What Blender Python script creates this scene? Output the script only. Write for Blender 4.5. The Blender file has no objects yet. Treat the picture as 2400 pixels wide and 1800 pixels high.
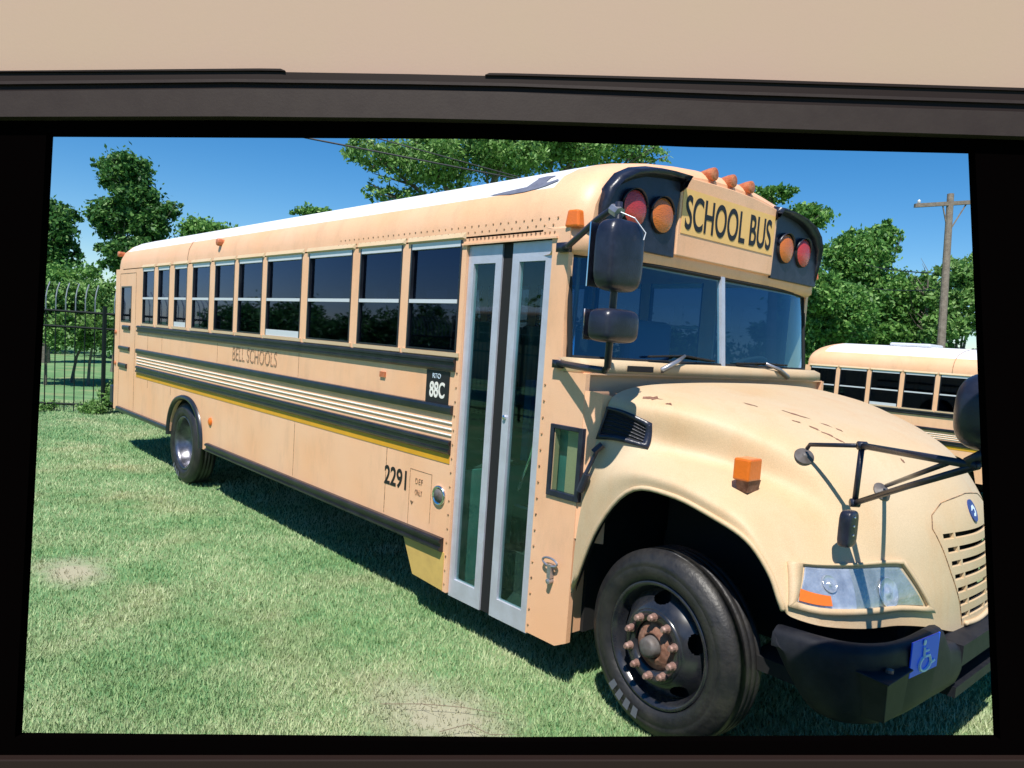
import bpy, math, random
import numpy as np
from mathutils import Vector, Matrix
random.seed(7); rng=np.random.default_rng(7)
sc=bpy.context.scene
COL=sc.collection
# ---------------------------------------------------------------- camera
CAMP=Vector((10.72092,-2.63063,1.73051))
CR=Vector((.66383076,.74476175,.06825438)); CU=Vector((-.10744962,.00465905,.99419961)); CF=Vector((-.74012384,.6673142,-.08311719))
cd=bpy.data.cameras.new('camera'); cam=bpy.data.objects.new('camera',cd); COL.objects.link(cam)
M=Matrix.Identity(4)
for i in range(3):
    M[i][0]=CR[i]; M[i][1]=CU[i]; M[i][2]=-CF[i]; M[i][3]=CAMP[i]
cam.matrix_world=M
cd.sensor_width=36; cd.lens=26.197; cd.shift_y=45.65/2400; cd.clip_start=.05; cd.clip_end=3000
sc.camera=cam
# ---------------------------------------------------------------- light
SUNV=Vector((.33,-.50,1)).normalized()
EL=math.asin(SUNV.z); AZ=math.atan2(SUNV.x,SUNV.y)
w=bpy.data.worlds.new('World'); sc.world=w; w.use_nodes=True
nt=w.node_tree; nt.nodes.clear()
sk=nt.nodes.new('ShaderNodeTexSky'); sk.sky_type='NISHITA'; sk.sun_disc=False; sk.sun_elevation=EL; sk.sun_rotation=AZ
sk.air_density=1.0; sk.dust_density=.0; sk.ozone_density=5.0; sk.altitude=300
hs=nt.nodes.new('ShaderNodeHueSaturation'); hs.inputs['Saturation'].default_value=1.34
bg=nt.nodes.new('ShaderNodeBackground'); bg.inputs[1].default_value=.097
wo=nt.nodes.new('ShaderNodeOutputWorld')
nt.links.new(sk.outputs[0],hs.inputs['Color']); nt.links.new(hs.outputs[0],bg.inputs[0]); nt.links.new(bg.outputs[0],wo.inputs[0])
sl=bpy.data.lights.new('sun','SUN'); sl.energy=4.9; sl.angle=math.radians(.5); sl.color=(1,.95,.87)
so=bpy.data.objects.new('sun',sl); COL.objects.link(so); so.rotation_mode='QUATERNION'; so.rotation_quaternion=SUNV.to_track_quat('Z','Y'); so.location=(0,0,30)
sc.view_settings.view_transform='Standard'; sc.view_settings.look='None'; sc.view_settings.exposure=.36; sc.view_settings.gamma=1
sc.render.engine='CYCLES'; sc.cycles.max_bounces=10; sc.cycles.transparent_max_bounces=16
# ---------------------------------------------------------------- materials
MAT={}
def mat(name,col,rough=.5,metal=0,noise=0,nscale=8,col2=None,bump=0,bscale=60,coat=0,spec=.5,detail=4,contrast=(.35,.65),emit=None):
    m=bpy.data.materials.new(name); m.use_nodes=True; t=m.node_tree; b=t.nodes['Principled BSDF']
    b.inputs['Base Color'].default_value=(*col,1); b.inputs['Roughness'].default_value=rough; b.inputs['Metallic'].default_value=metal
    b.inputs['Specular IOR Level'].default_value=spec
    if coat: b.inputs['Coat Weight'].default_value=coat; b.inputs['Coat Roughness'].default_value=.12
    tc=t.nodes.new('ShaderNodeTexCoord')
    if col2 is not None:
        n=t.nodes.new('ShaderNodeTexNoise'); n.inputs['Scale'].default_value=nscale; n.inputs['Detail'].default_value=detail; n.inputs['Roughness'].default_value=.65
        r=t.nodes.new('ShaderNodeValToRGB'); r.color_ramp.elements[0].position=contrast[0]; r.color_ramp.elements[1].position=contrast[1]
        r.color_ramp.elements[0].color=(*col,1); r.color_ramp.elements[1].color=(*col2,1)
        t.links.new(tc.outputs['Object'],n.inputs['Vector']); t.links.new(n.outputs[0],r.inputs[0]); t.links.new(r.outputs[0],b.inputs['Base Color'])
    if bump:
        n=t.nodes.new('ShaderNodeTexNoise'); n.inputs['Scale'].default_value=bscale; n.inputs['Detail'].default_value=3
        bp=t.nodes.new('ShaderNodeBump'); bp.inputs['Strength'].default_value=bump; bp.inputs['Distance'].default_value=.01
        t.links.new(tc.outputs['Object'],n.inputs['Vector']); t.links.new(n.outputs[0],bp.inputs['Height']); t.links.new(bp.outputs[0],b.inputs['Normal'])
    MAT[name]=m; return m
def glass(name,tint,refl=.12,rough=.02,col=(.9,.95,1)):
    m=bpy.data.materials.new(name); m.use_nodes=True; t=m.node_tree; t.nodes.clear()
    o=t.nodes.new('ShaderNodeOutputMaterial'); mx=t.nodes.new('ShaderNodeMixShader'); tr=t.nodes.new('ShaderNodeBsdfTransparent'); g=t.nodes.new('ShaderNodeBsdfGlossy')
    tr.inputs[0].default_value=(*tint,1); g.inputs['Color'].default_value=(*col,1); g.inputs['Roughness'].default_value=rough
    lw0=t.nodes.new('ShaderNodeLayerWeight'); lw0.inputs[0].default_value=.5
    lw=t.nodes.new('ShaderNodeMath'); lw.operation='POWER'; lw.inputs[1].default_value=4.5; t.links.new(lw0.outputs['Facing'],lw.inputs[0])
    ad=t.nodes.new('ShaderNodeMath'); ad.operation='MULTIPLY_ADD'; ad.inputs[1].default_value=1-refl; ad.inputs[2].default_value=refl; ad.use_clamp=True
    n=t.nodes.new('ShaderNodeTexNoise'); n.inputs['Scale'].default_value=3; bp=t.nodes.new('ShaderNodeBump'); bp.inputs['Strength'].default_value=.02; bp.inputs['Distance'].default_value=.01
    tc=t.nodes.new('ShaderNodeTexCoord'); t.links.new(tc.outputs['Object'],n.inputs['Vector']); t.links.new(n.outputs[0],bp.inputs['Height']); t.links.new(bp.outputs[0],g.inputs['Normal'])
    t.links.new(lw.outputs[0],ad.inputs[0]); t.links.new(ad.outputs[0],mx.inputs[0]); t.links.new(tr.outputs[0],mx.inputs[1]); t.links.new(g.outputs[0],mx.inputs[2]); t.links.new(mx.outputs[0],o.inputs[0])
    MAT[name]=m; return m
def paint(name,base,faded,dirt,rough=(.38,.56)):
    "school bus paint: base and faded tone mixed at random, dusty, fine bump"
    m=bpy.data.materials.new(name); m.use_nodes=True; t=m.node_tree; b=t.nodes['Principled BSDF']
    tc=t.nodes.new('ShaderNodeTexCoord'); N=t.nodes.new
    n1=N('ShaderNodeTexNoise'); n1.inputs['Scale'].default_value=1.7; n1.inputs['Detail'].default_value=6
    mp=N('ShaderNodeMapping'); mp.inputs['Scale'].default_value=(1,1,.35)
    n2=N('ShaderNodeTexNoise'); n2.inputs['Scale'].default_value=5; n2.inputs['Detail'].default_value=8; n2.inputs['Roughness'].default_value=.7
    n3=N('ShaderNodeTexNoise'); n3.inputs['Scale'].default_value=230; n3.inputs['Detail'].default_value=2
    t.links.new(tc.outputs['Object'],n1.inputs[0]); t.links.new(tc.outputs['Object'],mp.inputs[0]); t.links.new(mp.outputs[0],n2.inputs[0]); t.links.new(tc.outputs['Object'],n3.inputs[0])
    mx=N('ShaderNodeMix'); mx.data_type='RGBA'; mx.inputs[6].default_value=(*base,1); mx.inputs[7].default_value=(*faded,1)
    mr=N('ShaderNodeMapRange'); mr.inputs[1].default_value=.3; mr.inputs[2].default_value=.7; t.links.new(n1.outputs[0],mr.inputs[0]); t.links.new(mr.outputs[0],mx.inputs[0])
    m2=N('ShaderNodeMix'); m2.data_type='RGBA'; m2.inputs[7].default_value=(*dirt,1); t.links.new(mx.outputs[2],m2.inputs[6])
    r2=N('ShaderNodeMapRange'); r2.inputs[1].default_value=.50; r2.inputs[2].default_value=.78; r2.inputs[3].default_value=0; r2.inputs[4].default_value=.6
    t.links.new(n2.outputs[0],r2.inputs[0]); t.links.new(r2.outputs[0],m2.inputs[0])
    n2b=N('ShaderNodeTexNoise'); n2b.inputs['Scale'].default_value=300; n2b.inputs['Detail'].default_value=1; t.links.new(tc.outputs['Object'],n2b.inputs[0])
    rs=N('ShaderNodeMapRange'); rs.inputs[1].default_value=.3; rs.inputs[2].default_value=.7; rs.inputs[3].default_value=.86; rs.inputs[4].default_value=1.04; t.links.new(n2b.outputs[0],rs.inputs[0])
    mm=N('ShaderNodeMix'); mm.data_type='RGBA'; mm.blend_type='MULTIPLY'; mm.inputs[0].default_value=1; t.links.new(m2.outputs[2],mm.inputs[6]); t.links.new(rs.outputs[0],mm.inputs[7]); t.links.new(mm.outputs[2],b.inputs['Base Color'])
    r3=N('ShaderNodeMapRange'); r3.inputs[3].default_value=rough[0]; r3.inputs[4].default_value=rough[1]; t.links.new(n2.outputs[0],r3.inputs[0]); t.links.new(r3.outputs[0],b.inputs['Roughness'])
    bp=N('ShaderNodeBump'); bp.inputs['Strength'].default_value=.12; bp.inputs['Distance'].default_value=.004; t.links.new(n3.outputs[0],bp.inputs['Height'])
    bp2=N('ShaderNodeBump'); bp2.inputs['Strength'].default_value=.16; bp2.inputs['Distance'].default_value=.05; t.links.new(n1.outputs[0],bp2.inputs['Height']); t.links.new(bp.outputs[0],bp2.inputs['Normal'])
    t.links.new(bp2.outputs[0],b.inputs['Normal'])
    MAT[name]=m; return m
paint('bus_paint',(.90,.485,.265),(.91,.55,.345),(.60,.36,.22))
paint('hood_paint',(.61,.43,.245),(.62,.49,.33),(.60,.35,.18),rough=(.5,.68))  # same paint as the body, stronger light put in as a paler tone
paint('roof_paint',(.82,.82,.84),(.80,.80,.82),(.62,.60,.58))
mat('gold',(.72,.36,.015),.5,col2=(.62,.30,.02),nscale=5)
mat('yellow_panel',(.89,.54,.19),.5,col2=(.86,.50,.16),nscale=6)
mat('white_paint',(.80,.78,.72),.5)
mat('black_rail',(.006,.007,.011),.34,col2=(.017,.019,.025),nscale=6,bump=.05,coat=.3)
mat('black_plastic',(.010,.012,.024),.33,col2=(.022,.026,.048),nscale=12,bump=.1,bscale=120)
mat('bumper_black',(.007,.008,.013),.55,col2=(.016,.017,.022),nscale=14,bump=.08,bscale=150,spec=.3)
mat('black_matte',(.008,.008,.009),.8)
mat('rubber',(.012,.012,.015),.48,col2=(.032,.030,.028),nscale=9,bump=.25,bscale=50)
mat('rim_paint',(.012,.014,.02),.25,col2=(.03,.03,.035),nscale=14,coat=.4)
mat('rust',(.15,.06,.035),.8,col2=(.30,.16,.11),nscale=25,bump=.4)
mat('nut',(.28,.16,.13),.5,metal=.4,col2=(.40,.26,.22),nscale=30)
mat('hub_grey',(.16,.15,.15),.6,metal=.2,col2=(.1,.08,.07),nscale=20)
mat('chrome',(.75,.75,.78),.18,metal=1)
mat('steel_white',(.50,.50,.56),.35,metal=.7,col2=(.28,.27,.28),nscale=9)
mat('alu',(.60,.62,.72),.42,metal=.35,col2=(.52,.53,.60),nscale=7,bump=.08)
mat('rim_steel',(.20,.20,.24),.3,metal=.85,col2=(.08,.08,.09),nscale=9)
mat('faded_yellow',(.62,.42,.12),.6,col2=(.50,.33,.10),nscale=5)
mat('letter_white',(.12,.13,.16),.5)
mat('roof_mark_grey',(.10,.11,.16),.7,col2=(.15,.16,.22),nscale=20)
mat('alu_light',(.66,.68,.72),.45,metal=.2)
mat('red_lens',(.50,.035,.03),.25,bump=.5,bscale=150,coat=.6)
mat('amber_lens',(.62,.15,.015),.25,bump=.5,bscale=150,coat=.6)
mat('amber_lamp',(.75,.16,.01),.3,coat=.5,bump=.2,bscale=100)
mat('marker_red',(.42,.10,.035),.4,col2=(.55,.2,.09),nscale=30)
mat('lamp_clear',(.85,.87,.92),.16,metal=.5,col2=(.45,.48,.54),nscale=14,bump=.35,bscale=60,coat=.6,contrast=(.3,.7))
mat('lamp_cloudy',(.55,.58,.56),.22,metal=.4,col2=(.33,.37,.35),nscale=10,bump=.4,bscale=80,coat=.5)
mat('ink',(.012,.010,.012),.5)
mat('ink_worn',(.10,.06,.04),.6,col2=(.50,.28,.14),nscale=60,contrast=(.42,.6))
mat('ink_faded',(.13,.08,.05),.6,col2=(.55,.32,.18),nscale=90,contrast=(.42,.62))
mat('blue_sign',(.0,.10,1.0),.4,coat=.2)
mat('emblem_blue',(.02,.05,.22),.4)
mat('sign_white',(.62,.74,.86),.5)
mat('seat_green',(.06,.16,.17),.6)
mat('seat_blue',(.04,.11,.26),.55)
mat('interior',(.30,.30,.28),.6)
mat('floor_dark',(.05,.065,.06),.7)
mat('teal',(.12,.30,.28),.5,col2=(.07,.19,.18),nscale=3)
glass('lens_glass',(.88,.90,.92),.12,rough=.06)
glass('tint_glass',(.22,.24,.30),.075,col=(.50,.62,1.0))
glass('door_glass',(.74,.88,.86),.045,col=(.7,.85,1))
glass('wind_glass',(.50,.80,.92),.10,col=(.42,.72,1))
mat('mirror',(.8,.82,.85),.03,metal=1)
# ---------------------------------------------------------------- builders
class MB:
    def __init__(s): s.v=[]; s.f=[]; s.m=[]
    def add(s,vs,fs,m=0):
        o=len(s.v); s.v+= [tuple(p) for p in vs]; s.f+=[tuple(i+o for i in f) for f in fs]; s.m+=[m]*len(fs)
    def box(s,x0,x1,y0,y1,z0,z1,m=0):
        s.add([(x0,y0,z0),(x1,y0,z0),(x1,y1,z0),(x0,y1,z0),(x0,y0,z1),(x1,y0,z1),(x1,y1,z1),(x0,y1,z1)],
              [(0,3,2,1),(4,5,6,7),(0,1,5,4),(1,2,6,5),(2,3,7,6),(3,0,4,7)],m)
    def hexa(s,p,m=0):
        s.add(p,[(0,3,2,1),(4,5,6,7),(0,1,5,4),(1,2,6,5),(2,3,7,6),(3,0,4,7)],m)
    def tube(s,pts,r,n=10,m=0,cap=True):
        pts=[Vector(p) for p in pts]; rs=r if isinstance(r,(list,tuple)) else [r]*len(pts)
        rings=[]; up=None
        for i,p in enumerate(pts):
            d=((pts[min(i+1,len(pts)-1)]-pts[max(i-1,0)])).normalized()
            if up is None:
                up=Vector((0,0,1)) if abs(d.z)<.9 else Vector((1,0,0))
            a=d.cross(up).normalized(); b=a.cross(d).normalized(); up=b
            rings.append([p+(a*math.cos(2*math.pi*k/n)+b*math.sin(2*math.pi*k/n))*rs[i] for k in range(n)])
        vs=[q for rg in rings for q in rg]; fs=[]
        for i in range(len(pts)-1):
            for k in range(n): fs.append((i*n+k,i*n+(k+1)%n,(i+1)*n+(k+1)%n,(i+1)*n+k))
        if cap: fs.append(tuple(range(n-1,-1,-1))); fs.append(tuple((len(pts)-1)*n+k for k in range(n)))
        s.add(vs,fs,m)
    def lathe(s,prof,c,axis='y',n=48,m=0,sgn=-1):
        "prof: (radius, outward); axis y outward = -y"
        vs=[];fs=[]
        for (r,o) in prof:
            for k in range(n):
                a=2*math.pi*k/n
                if axis=='y': vs.append((c[0]+r*math.cos(a),c[1]+sgn*o,c[2]+r*math.sin(a)))
                elif axis=='x': vs.append((c[0]+sgn*o,c[1]+r*math.cos(a),c[2]+r*math.sin(a)))
                else: vs.append((c[0]+r*math.cos(a),c[1]+r*math.sin(a),c[2]+o))
        for i in range(len(prof)-1):
            for k in range(n):
                fs.append((i*n+k,i*n+(k+1)%n,(i+1)*n+(k+1)%n,(i+1)*n+k))
        s.add(vs,fs,m)
    def grid(s,P,m=0,skip=None):
        "P[i][j] points"
        a=len(P);b=len(P[0]); fs=[]
        for i in range(a-1):
            for j in range(b-1):
                if skip and skip(i,j): continue
                fs.append((i*b+j,i*b+j+1,(i+1)*b+j+1,(i+1)*b+j))
        s.add([q for r in P for q in r],fs,m)
    def build(s,name,mats,parent=None,smooth=False,bevel=0,solid=0,sub=0,auto=None,off=-1):
        me=bpy.data.meshes.new(name); me.from_pydata(s.v,[],s.f); 
        if not isinstance(mats,(list,tuple)): mats=[mats]
        for k in mats: me.materials.append(MAT[k])
        me.polygons.foreach_set('material_index',s.m); 
        if smooth: me.polygons.foreach_set('use_smooth',[True]*len(s.f))
        me.update(); o=bpy.data.objects.new(name,me); COL.objects.link(o)
        if parent: o.parent=parent
        if solid:
            k=o.modifiers.new('solid','SOLIDIFY'); k.thickness=solid; k.offset=off; k.use_even_offset=False
        if bevel:
            k=o.modifiers.new('bevel','BEVEL'); k.width=bevel; k.segments=2; k.limit_method='ANGLE'; k.angle_limit=math.radians(40)
        if sub:
            k=o.modifiers.new('sub','SUBSURF'); k.levels=sub; k.render_levels=sub
        return o
def tag(o,label=None,cat=None,group=None,kind=None):
    if label:o['label']=label
    if cat:o['category']=cat
    if group:o['group']=group
    if kind:o['kind']=kind
    return o
def empty(name,loc=(0,0,0)):
    o=bpy.data.objects.new(name,None); COL.objects.link(o); o.location=loc; o.empty_display_size=.2; return o
def text(s,name,size,loc,basis,material,parent,sx=1.0,extr=.0015,bold=0,spacing=1.0,align='LEFT'):
    "lettering as a mesh; basis=(right,up) vectors"
    cu=bpy.data.curves.new(name,'FONT'); cu.body=s; cu.size=size; cu.extrude=extr; cu.offset=bold; cu.space_character=spacing; cu.align_x=align
    t=bpy.data.objects.new(name,cu); COL.objects.link(t)
    dg=bpy.context.evaluated_depsgraph_get(); me=bpy.data.meshes.new_from_object(t.evaluated_get(dg)); bpy.data.objects.remove(t)
    r=Vector(basis[0]).normalized(); u=Vector(basis[1]).normalized(); n=r.cross(u)
    Mx=Matrix.Identity(4)
    for i in range(3): Mx[i][0]=r[i]*sx; Mx[i][1]=u[i]; Mx[i][2]=n[i]; Mx[i][3]=loc[i]
    me.transform(Mx); me.materials.clear(); me.materials.append(MAT[material])
    o=bpy.data.objects.new(name,me); COL.objects.link(o); o.parent=parent; return o

HC=[[(8.41,1.215,1.58),(8.57,1.215,1.565),(8.78,1.215,1.533),(9,1.215,1.49),(9.25,1.215,1.425),(9.48,1.215,1.328),(9.645,1.215,1.108),(9.7,1.215,0.85),(9.72,1.215,0.58)],
[(8.41,0.7,1.574),(8.56,0.74,1.56),(8.76,0.78,1.532),(8.98,0.82,1.488),(9.22,0.86,1.422),(9.44,0.9,1.317),(9.612,0.93,1.094),(9.683,0.95,0.84),(9.708,0.95,0.61)],
[(8.41,0.3,1.553),(8.55,0.38,1.544),(8.75,0.46,1.518),(8.96,0.56,1.469),(9.19,0.65,1.397),(9.39,0.7,1.283),(9.561,0.72,1.067),(9.651,0.75,0.83),(9.676,0.75,0.66)],
[(8.41,0.1,1.502),(8.52,0.139,1.495),(8.72,0.212,1.468),(8.93,0.315,1.422),(9.14,0.405,1.357),(9.335,0.468,1.244),(9.5,0.506,1.028),(9.595,0.55,0.825),(9.62,0.55,0.69)],
[(8.4,0.06,1.4),(8.5,0.084,1.386),(8.68,0.175,1.31),(8.89,0.257,1.268),(9.11,0.322,1.218),(9.3,0.356,1.134),(9.45,0.35,0.98),(9.555,0.33,0.815),(9.58,0.33,0.71)],
[(8.37,0.03,1.22),(8.46,0.045,1.23),(8.65,0.08,1.245),(8.87,0.125,1.24),(9.08,0.165,1.195),(9.24,0.16,1.11),(9.39,0.14,0.965),(9.485,0.12,0.815),(9.51,0.12,0.74)],
[(8.335,0,0.86),(8.44,-0.005,1.074),(8.62,-0.005,1.18),(8.86,0,1.187),(9.07,0.01,1.142),(9.22,0.02,1.081),(9.335,0.025,0.96),(9.41,0.015,0.83),(9.435,0.02,0.77)],
[(8.322,0,0.53),(8.46,-0.01,0.88),(8.64,-0.01,1.1),(8.86,-0.01,1.125),(9.09,-0.01,1.075),(9.24,-0.01,1.02),(9.335,0,0.92),(9.385,0,0.83),(9.4,0.01,0.79)]]
HC=np.array(HC)
def _cr(P,t):
    n=len(P)-1;i=min(int(t),n-1);f=t-i
    p1,p2=P[i],P[i+1];p0=P[i-1] if i>0 else 2*p1-p2;p3=P[i+2] if i+2<=n else 2*p2-p1
    return .5*((2*p1)+(p2-p0)*f+(2*p0-5*p1+4*p2-p3)*f*f+(3*p1-p0-3*p2+p3)*f**3)
def hood(s,t,side=0):
    "s 0..7 (negative mirrors), t 0..8"
    m=s<0;s=abs(s)
    # mirror-aware centre
    rows=[_cr(HC[k],t) for k in range(8)]
    i=min(int(s),6);f=s-i
    if i==0:
        p1,p2,p3=rows[0],rows[1],rows[2];p0=rows[1].copy();p0[1]=2.43-p0[1]
        q=.5*((2*p1)+(p2-p0)*f+(2*p0-5*p1+4*p2-p3)*f*f+(3*p1-p0-3*p2+p3)*f**3)
    else:q=_cr(np.array(rows),s)
    if m:q=q.copy();q[1]=2.43-q[1]
    return q
# ---------------------------------------------------------------- school bus (x forward, y across, camera side y=0)
W=2.43
RAD=math.radians
def wall(name,y,xs0,xs1,z0f,z1,holes,parent,material,thick,cuts=()):
    "side wall with openings; z0f(x) = lower edge"
    xs=sorted(v for v in set([xs0,xs1]+list(cuts)+[h[0] for h in holes]+[h[1] for h in holes]) if xs0-1e-6<=v<=xs1+1e-6); m=MB()
    for a,b in zip(xs[:-1],xs[1:]):
        if b-a<1e-6: continue
        mid=(a+b)/2; hz=sorted([(h[2],h[3]) for h in holes if h[0]-1e-6<=a and h[1]+1e-6>=b])
        zl=z0f(a+1e-5),z0f(b-1e-5); segs=[]; cur=zl
        for (p,q) in hz:
            segs.append((cur,(p,p))); cur=(q,q)
        segs.append((cur,(z1,z1)))
        for (lo,hi) in segs:
            if hi[0]-lo[0]<1e-4 and hi[1]-lo[1]<1e-4: continue
            m.add([(a,y,lo[0]),(b,y,lo[1]),(b,y,hi[1]),(a,y,hi[0])],[(0,1,2,3)] if y<1 else [(3,2,1,0)])
    # weld
    me=m; o=me.build(name,material,parent)
    import bmesh
    bm=bmesh.new(); bm.from_mesh(o.data); bmesh.ops.remove_doubles(bm,verts=bm.verts,dist=1e-4); bm.to_mesh(o.data); bm.free()
    k=o.modifiers.new('solid','SOLIDIFY'); k.thickness=thick; k.offset=-1
    return o
RS=[(0,2.29),(0,2.36),(.012,2.44),(.05,2.52),(.12,2.59),(.22,2.645),(.36,2.695),(.55,2.735),(.78,2.768),(1.0,2.79),(1.215,2.797)]
def roof_section(f,g):
    "f scales rise, g insets sideways"
    P=[]
    L=RS+[(W-y,z) for (y,z) in RS[-2::-1]]
    for (y,z) in L:
        P.append((W/2+(y-W/2)*g, 2.29+(z-2.29)*f))
    return P
WX=[(1.175,1.601),(1.753,2.14),(2.308,2.70),(2.865,3.343),(3.477,3.955),(4.051,4.561),(4.654,5.292),(5.401,6.059),(6.16,6.682),(6.771,7.292)]
WZ0,WZ1=1.642,2.285
def window(par,x0,x1,y,out,drop=False):
    "framed two-sash window; out=-1 towards -y"
    m=MB(); z0,z1=WZ0,WZ1; t=.02
    fy0,fy1=sorted((y+out*.002,y-out*.03))
    fw_=.016
    m.box(x0,x0+fw_,fy0,fy1,z0,z1); m.box(x1-fw_,x1,fy0,fy1,z0,z1); m.box(x0+fw_,x1-fw_,fy0,fy1,z1-.035,z1); m.box(x0+fw_,x1-fw_,fy0,fy1,z0,z0+(.05 if drop else .012))
    ry0,ry1=sorted((y+out*.006,y-out*.024))
    m.box(x0+fw_,x1-fw_,ry0,ry1,1.925,1.948,1)
    m.m=[1 if (i//6)in(2,4) or (drop and i//6==3) else 0 for i in range(len(m.f))]
    w_=m.build('window',['black_rail','alu_light'],par)
    for (a,b,d) in ((z0+.01,1.928,.012),(1.945,z1-.03,.020)):
        p=MB(); yy=y-out*d; p.box(x0+.01,x1-.01,min(yy,yy-out*.004),max(yy,yy-out*.004),a,b); p.build('pane','tint_glass',w_)
    # little drip hood above the window, body coloured
    return w_
def lamp_round(par,name,c,r,material,n=28):
    m=MB(); m.lathe([(r*1.06,0),(r*1.06,.012),(r,.016)],c,'x',n,1,1); m.lathe([(r,.016),(r*.8,.024),(r*.45,.03),(.001,.032)],c,'x',n,0,1)
    return m.build(name,[material,'black_matte'],par,smooth=True)
def wheel(par,cx,yo,cz,R,s=-1,dual=False,steer=0):
    "s=-1: outer face towards -y"
    m=MB(); n=180
    # rim disc with hand holes
    rr=.283
    if not dual:
        prof=[(rr,.0),(rr-.004,.008),(rr-.018,.006),(rr-.03,-.03),(rr-.045,-.055)]
        m.lathe(prof,(cx,yo,cz),'y',n,0,s)
        rads=list(np.linspace(rr-.045,.162,30)); P=[]
        for r in rads:
            f=(r-.162)/(rr-.045-.162); o=-.055*f**1.6+.018*(1-f)
            P.append([(cx+r*math.cos(2*math.pi*k/n),yo+s*o,cz+r*math.sin(2*math.pi*k/n)) for k in range(n+1)])
        def skip(i,j):
            r=(rads[i]+rads[i+1])/2; a=2*math.pi*(j+.5)/n
            for h in range(5):
                b=RAD(92+72*h); d=(a-b+math.pi)%(2*math.pi)-math.pi
                if ((r-.212)/.026)**2+(d*r/.042)**2<1: return True
            return False
        m.grid(P,0,skip)
        m.lathe([(.162,.018),(.158,.026),(.150,.028),(.112,.028),(.109,.0)],(cx,yo,cz),'y',n,0,s)
    else:
        m.lathe([(rr,.0),(rr-.004,.008),(rr-.018,.006),(rr-.03,-.03),(rr-.045,-.10),(.20,-.15),(.13,-.17),(.12,-.12),(.0005,-.11)],(cx,yo,cz),'y',48,0,s)
    wo_=m.build('wheel','rim_steel' if dual else 'rim_paint',par,smooth=True)
    t=MB(); wdt=.18
    prof=[(rr-.02,-.02),(rr,.0),(rr+.012,.012),(rr+.03,.018),(rr+.06,.024),(rr+.064,.021),(rr+.07,.025),(R-.05,.02),(R-.045,.016),(R-.03,.010),(R-.012,-.006),(R-.002,-.022),(R,-.04)]
    tw=[-.04,-.065,-.07,-.075,-.10,-.105,-.11,-.135,-.14,-.145,-.165]
    for i,o in enumerate(tw):
        g=(o in(-.07,-.105,-.14)); prof.append((R-(.012 if g else 0),o))
    prof+=[(R-.01,-.185),(R-.05,-.205),(rr,-.20),(rr-.02,-.18),(rr-.03,-.12)]
    t.lathe(prof,(cx,yo,cz),'y',72,0,s)
    # sidewall lettering blocks worn white
    for k in range(4):
        a=RAD(228+k*9); b=a+RAD(5.5); q=[]
        for (r,aa) in ((rr+.035,a),(rr+.035,b),(R-.055,b),(R-.055,a)):
            q.append((cx+r*math.cos(aa),yo+s*.0265,cz+r*math.sin(aa)))
        t.add(q,[(0,1,2,3)],1)
    t.build('tyre',['rubber','letter_white'],wo_,smooth=True)
    dk=MB(); dk.lathe([(rr-.02,-.10),(.02,-.10)],(cx,yo,cz),'y',32,0,s)
    if not dual:
        dk.build('brake_drum','black_matte',wo_)
        h=MB(); h.lathe([(.110,.0),(.100,.012),(.085,.018),(.066,.032),(.056,.034),(.050,.02)],(cx,yo,cz),'y',40,0,s); h.lathe([(.051,.02),(.046,.045),(.042,.066),(.030,.072),(.0005,.074)],(cx,yo,cz),'y',32,1,s)
        h.build('hub',['rust','hub_grey'],wo_,smooth=True)
        for k in range(10):
            a=RAD(18+36*k); c=(cx+.132*math.cos(a),yo,cz+.132*math.sin(a)); q=MB()
            q.lathe([(.019,.026),(.019,.034),(.0155,.035),(.0155,.056),(.010,.061),(.010,.066),(.0005,.066)],c,'y',12,0,s); q.build('lug_nut','nut',wo_,smooth=False)
    if steer:
        R3=Matrix.Rotation(steer,4,'Z'); cc=Vector((cx,yo-s*.1,0)); wo_.rotation_euler.z=steer; wo_.location=cc-(R3@cc)
    return wo_
def arch(xc,r,zc,h):
    def f(x):
        u=(x-xc)/r
        return zc+h*math.sqrt(max(0,1-abs(u)**2.3)) if abs(u)<1 else 0
    return f
def shell(par,door=True,WX=WX):
    rear_arch=arch(2.77,.485,.47,.43)
    AC=[2.285+.97*i/24 for i in range(25)]
    def low(x):
        if 2.285<x<3.255: return max(.48,rear_arch(x))
        if x<2.285: return .50
        if x<7.29: return .465
        if x<8.035: return .23
        return .235 if x<8.24 else .235+(x-8.24)*.6
    holes=[(a,b,WZ0,WZ1) for a,b in WX]
    if door:
        hr=holes+[(7.334,8.025,.0,2.252),(8.125,8.328,.99,1.33),(.28,.71,1.65,2.075)]
    else: hr=[h for h in holes]
    # openings below the wall's own lower edge: door opening handled through its z0
    def low_r(x):
        return low(x)
    cuts=AC+[7.29,8.035,8.24]
    hs_=[(a,b,max(c,-1),d) for a,b,c,d in hr]
    # right wall
    m=wall('side_wall',0,0,8.14,low_r,2.30,[h if h[2]>0 else (h[0],h[1],low_r(h[0]+.01),h[3]) for h in hs_ if h[0]<8.12],par,'bus_paint',.035,cuts)
    m=wall('side_wall',W,0,8.14,low,2.30,holes+[(7.42,8.03,1.62,2.25)],par,'bus_paint',.035,cuts)
    # front lower panels
    def low2(x): return .235 if x<8.24 else .235+(x-8.24)*.5
    wall('front_panel',0,8.14,8.315,low2,1.60,[(8.14,8.328-.013,.985,1.33)],par,'bus_paint',.03,[8.24])
    wall('front_panel',W,8.14,8.315,low2,1.60,[],par,'bus_paint',.03,[8.24])
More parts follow.
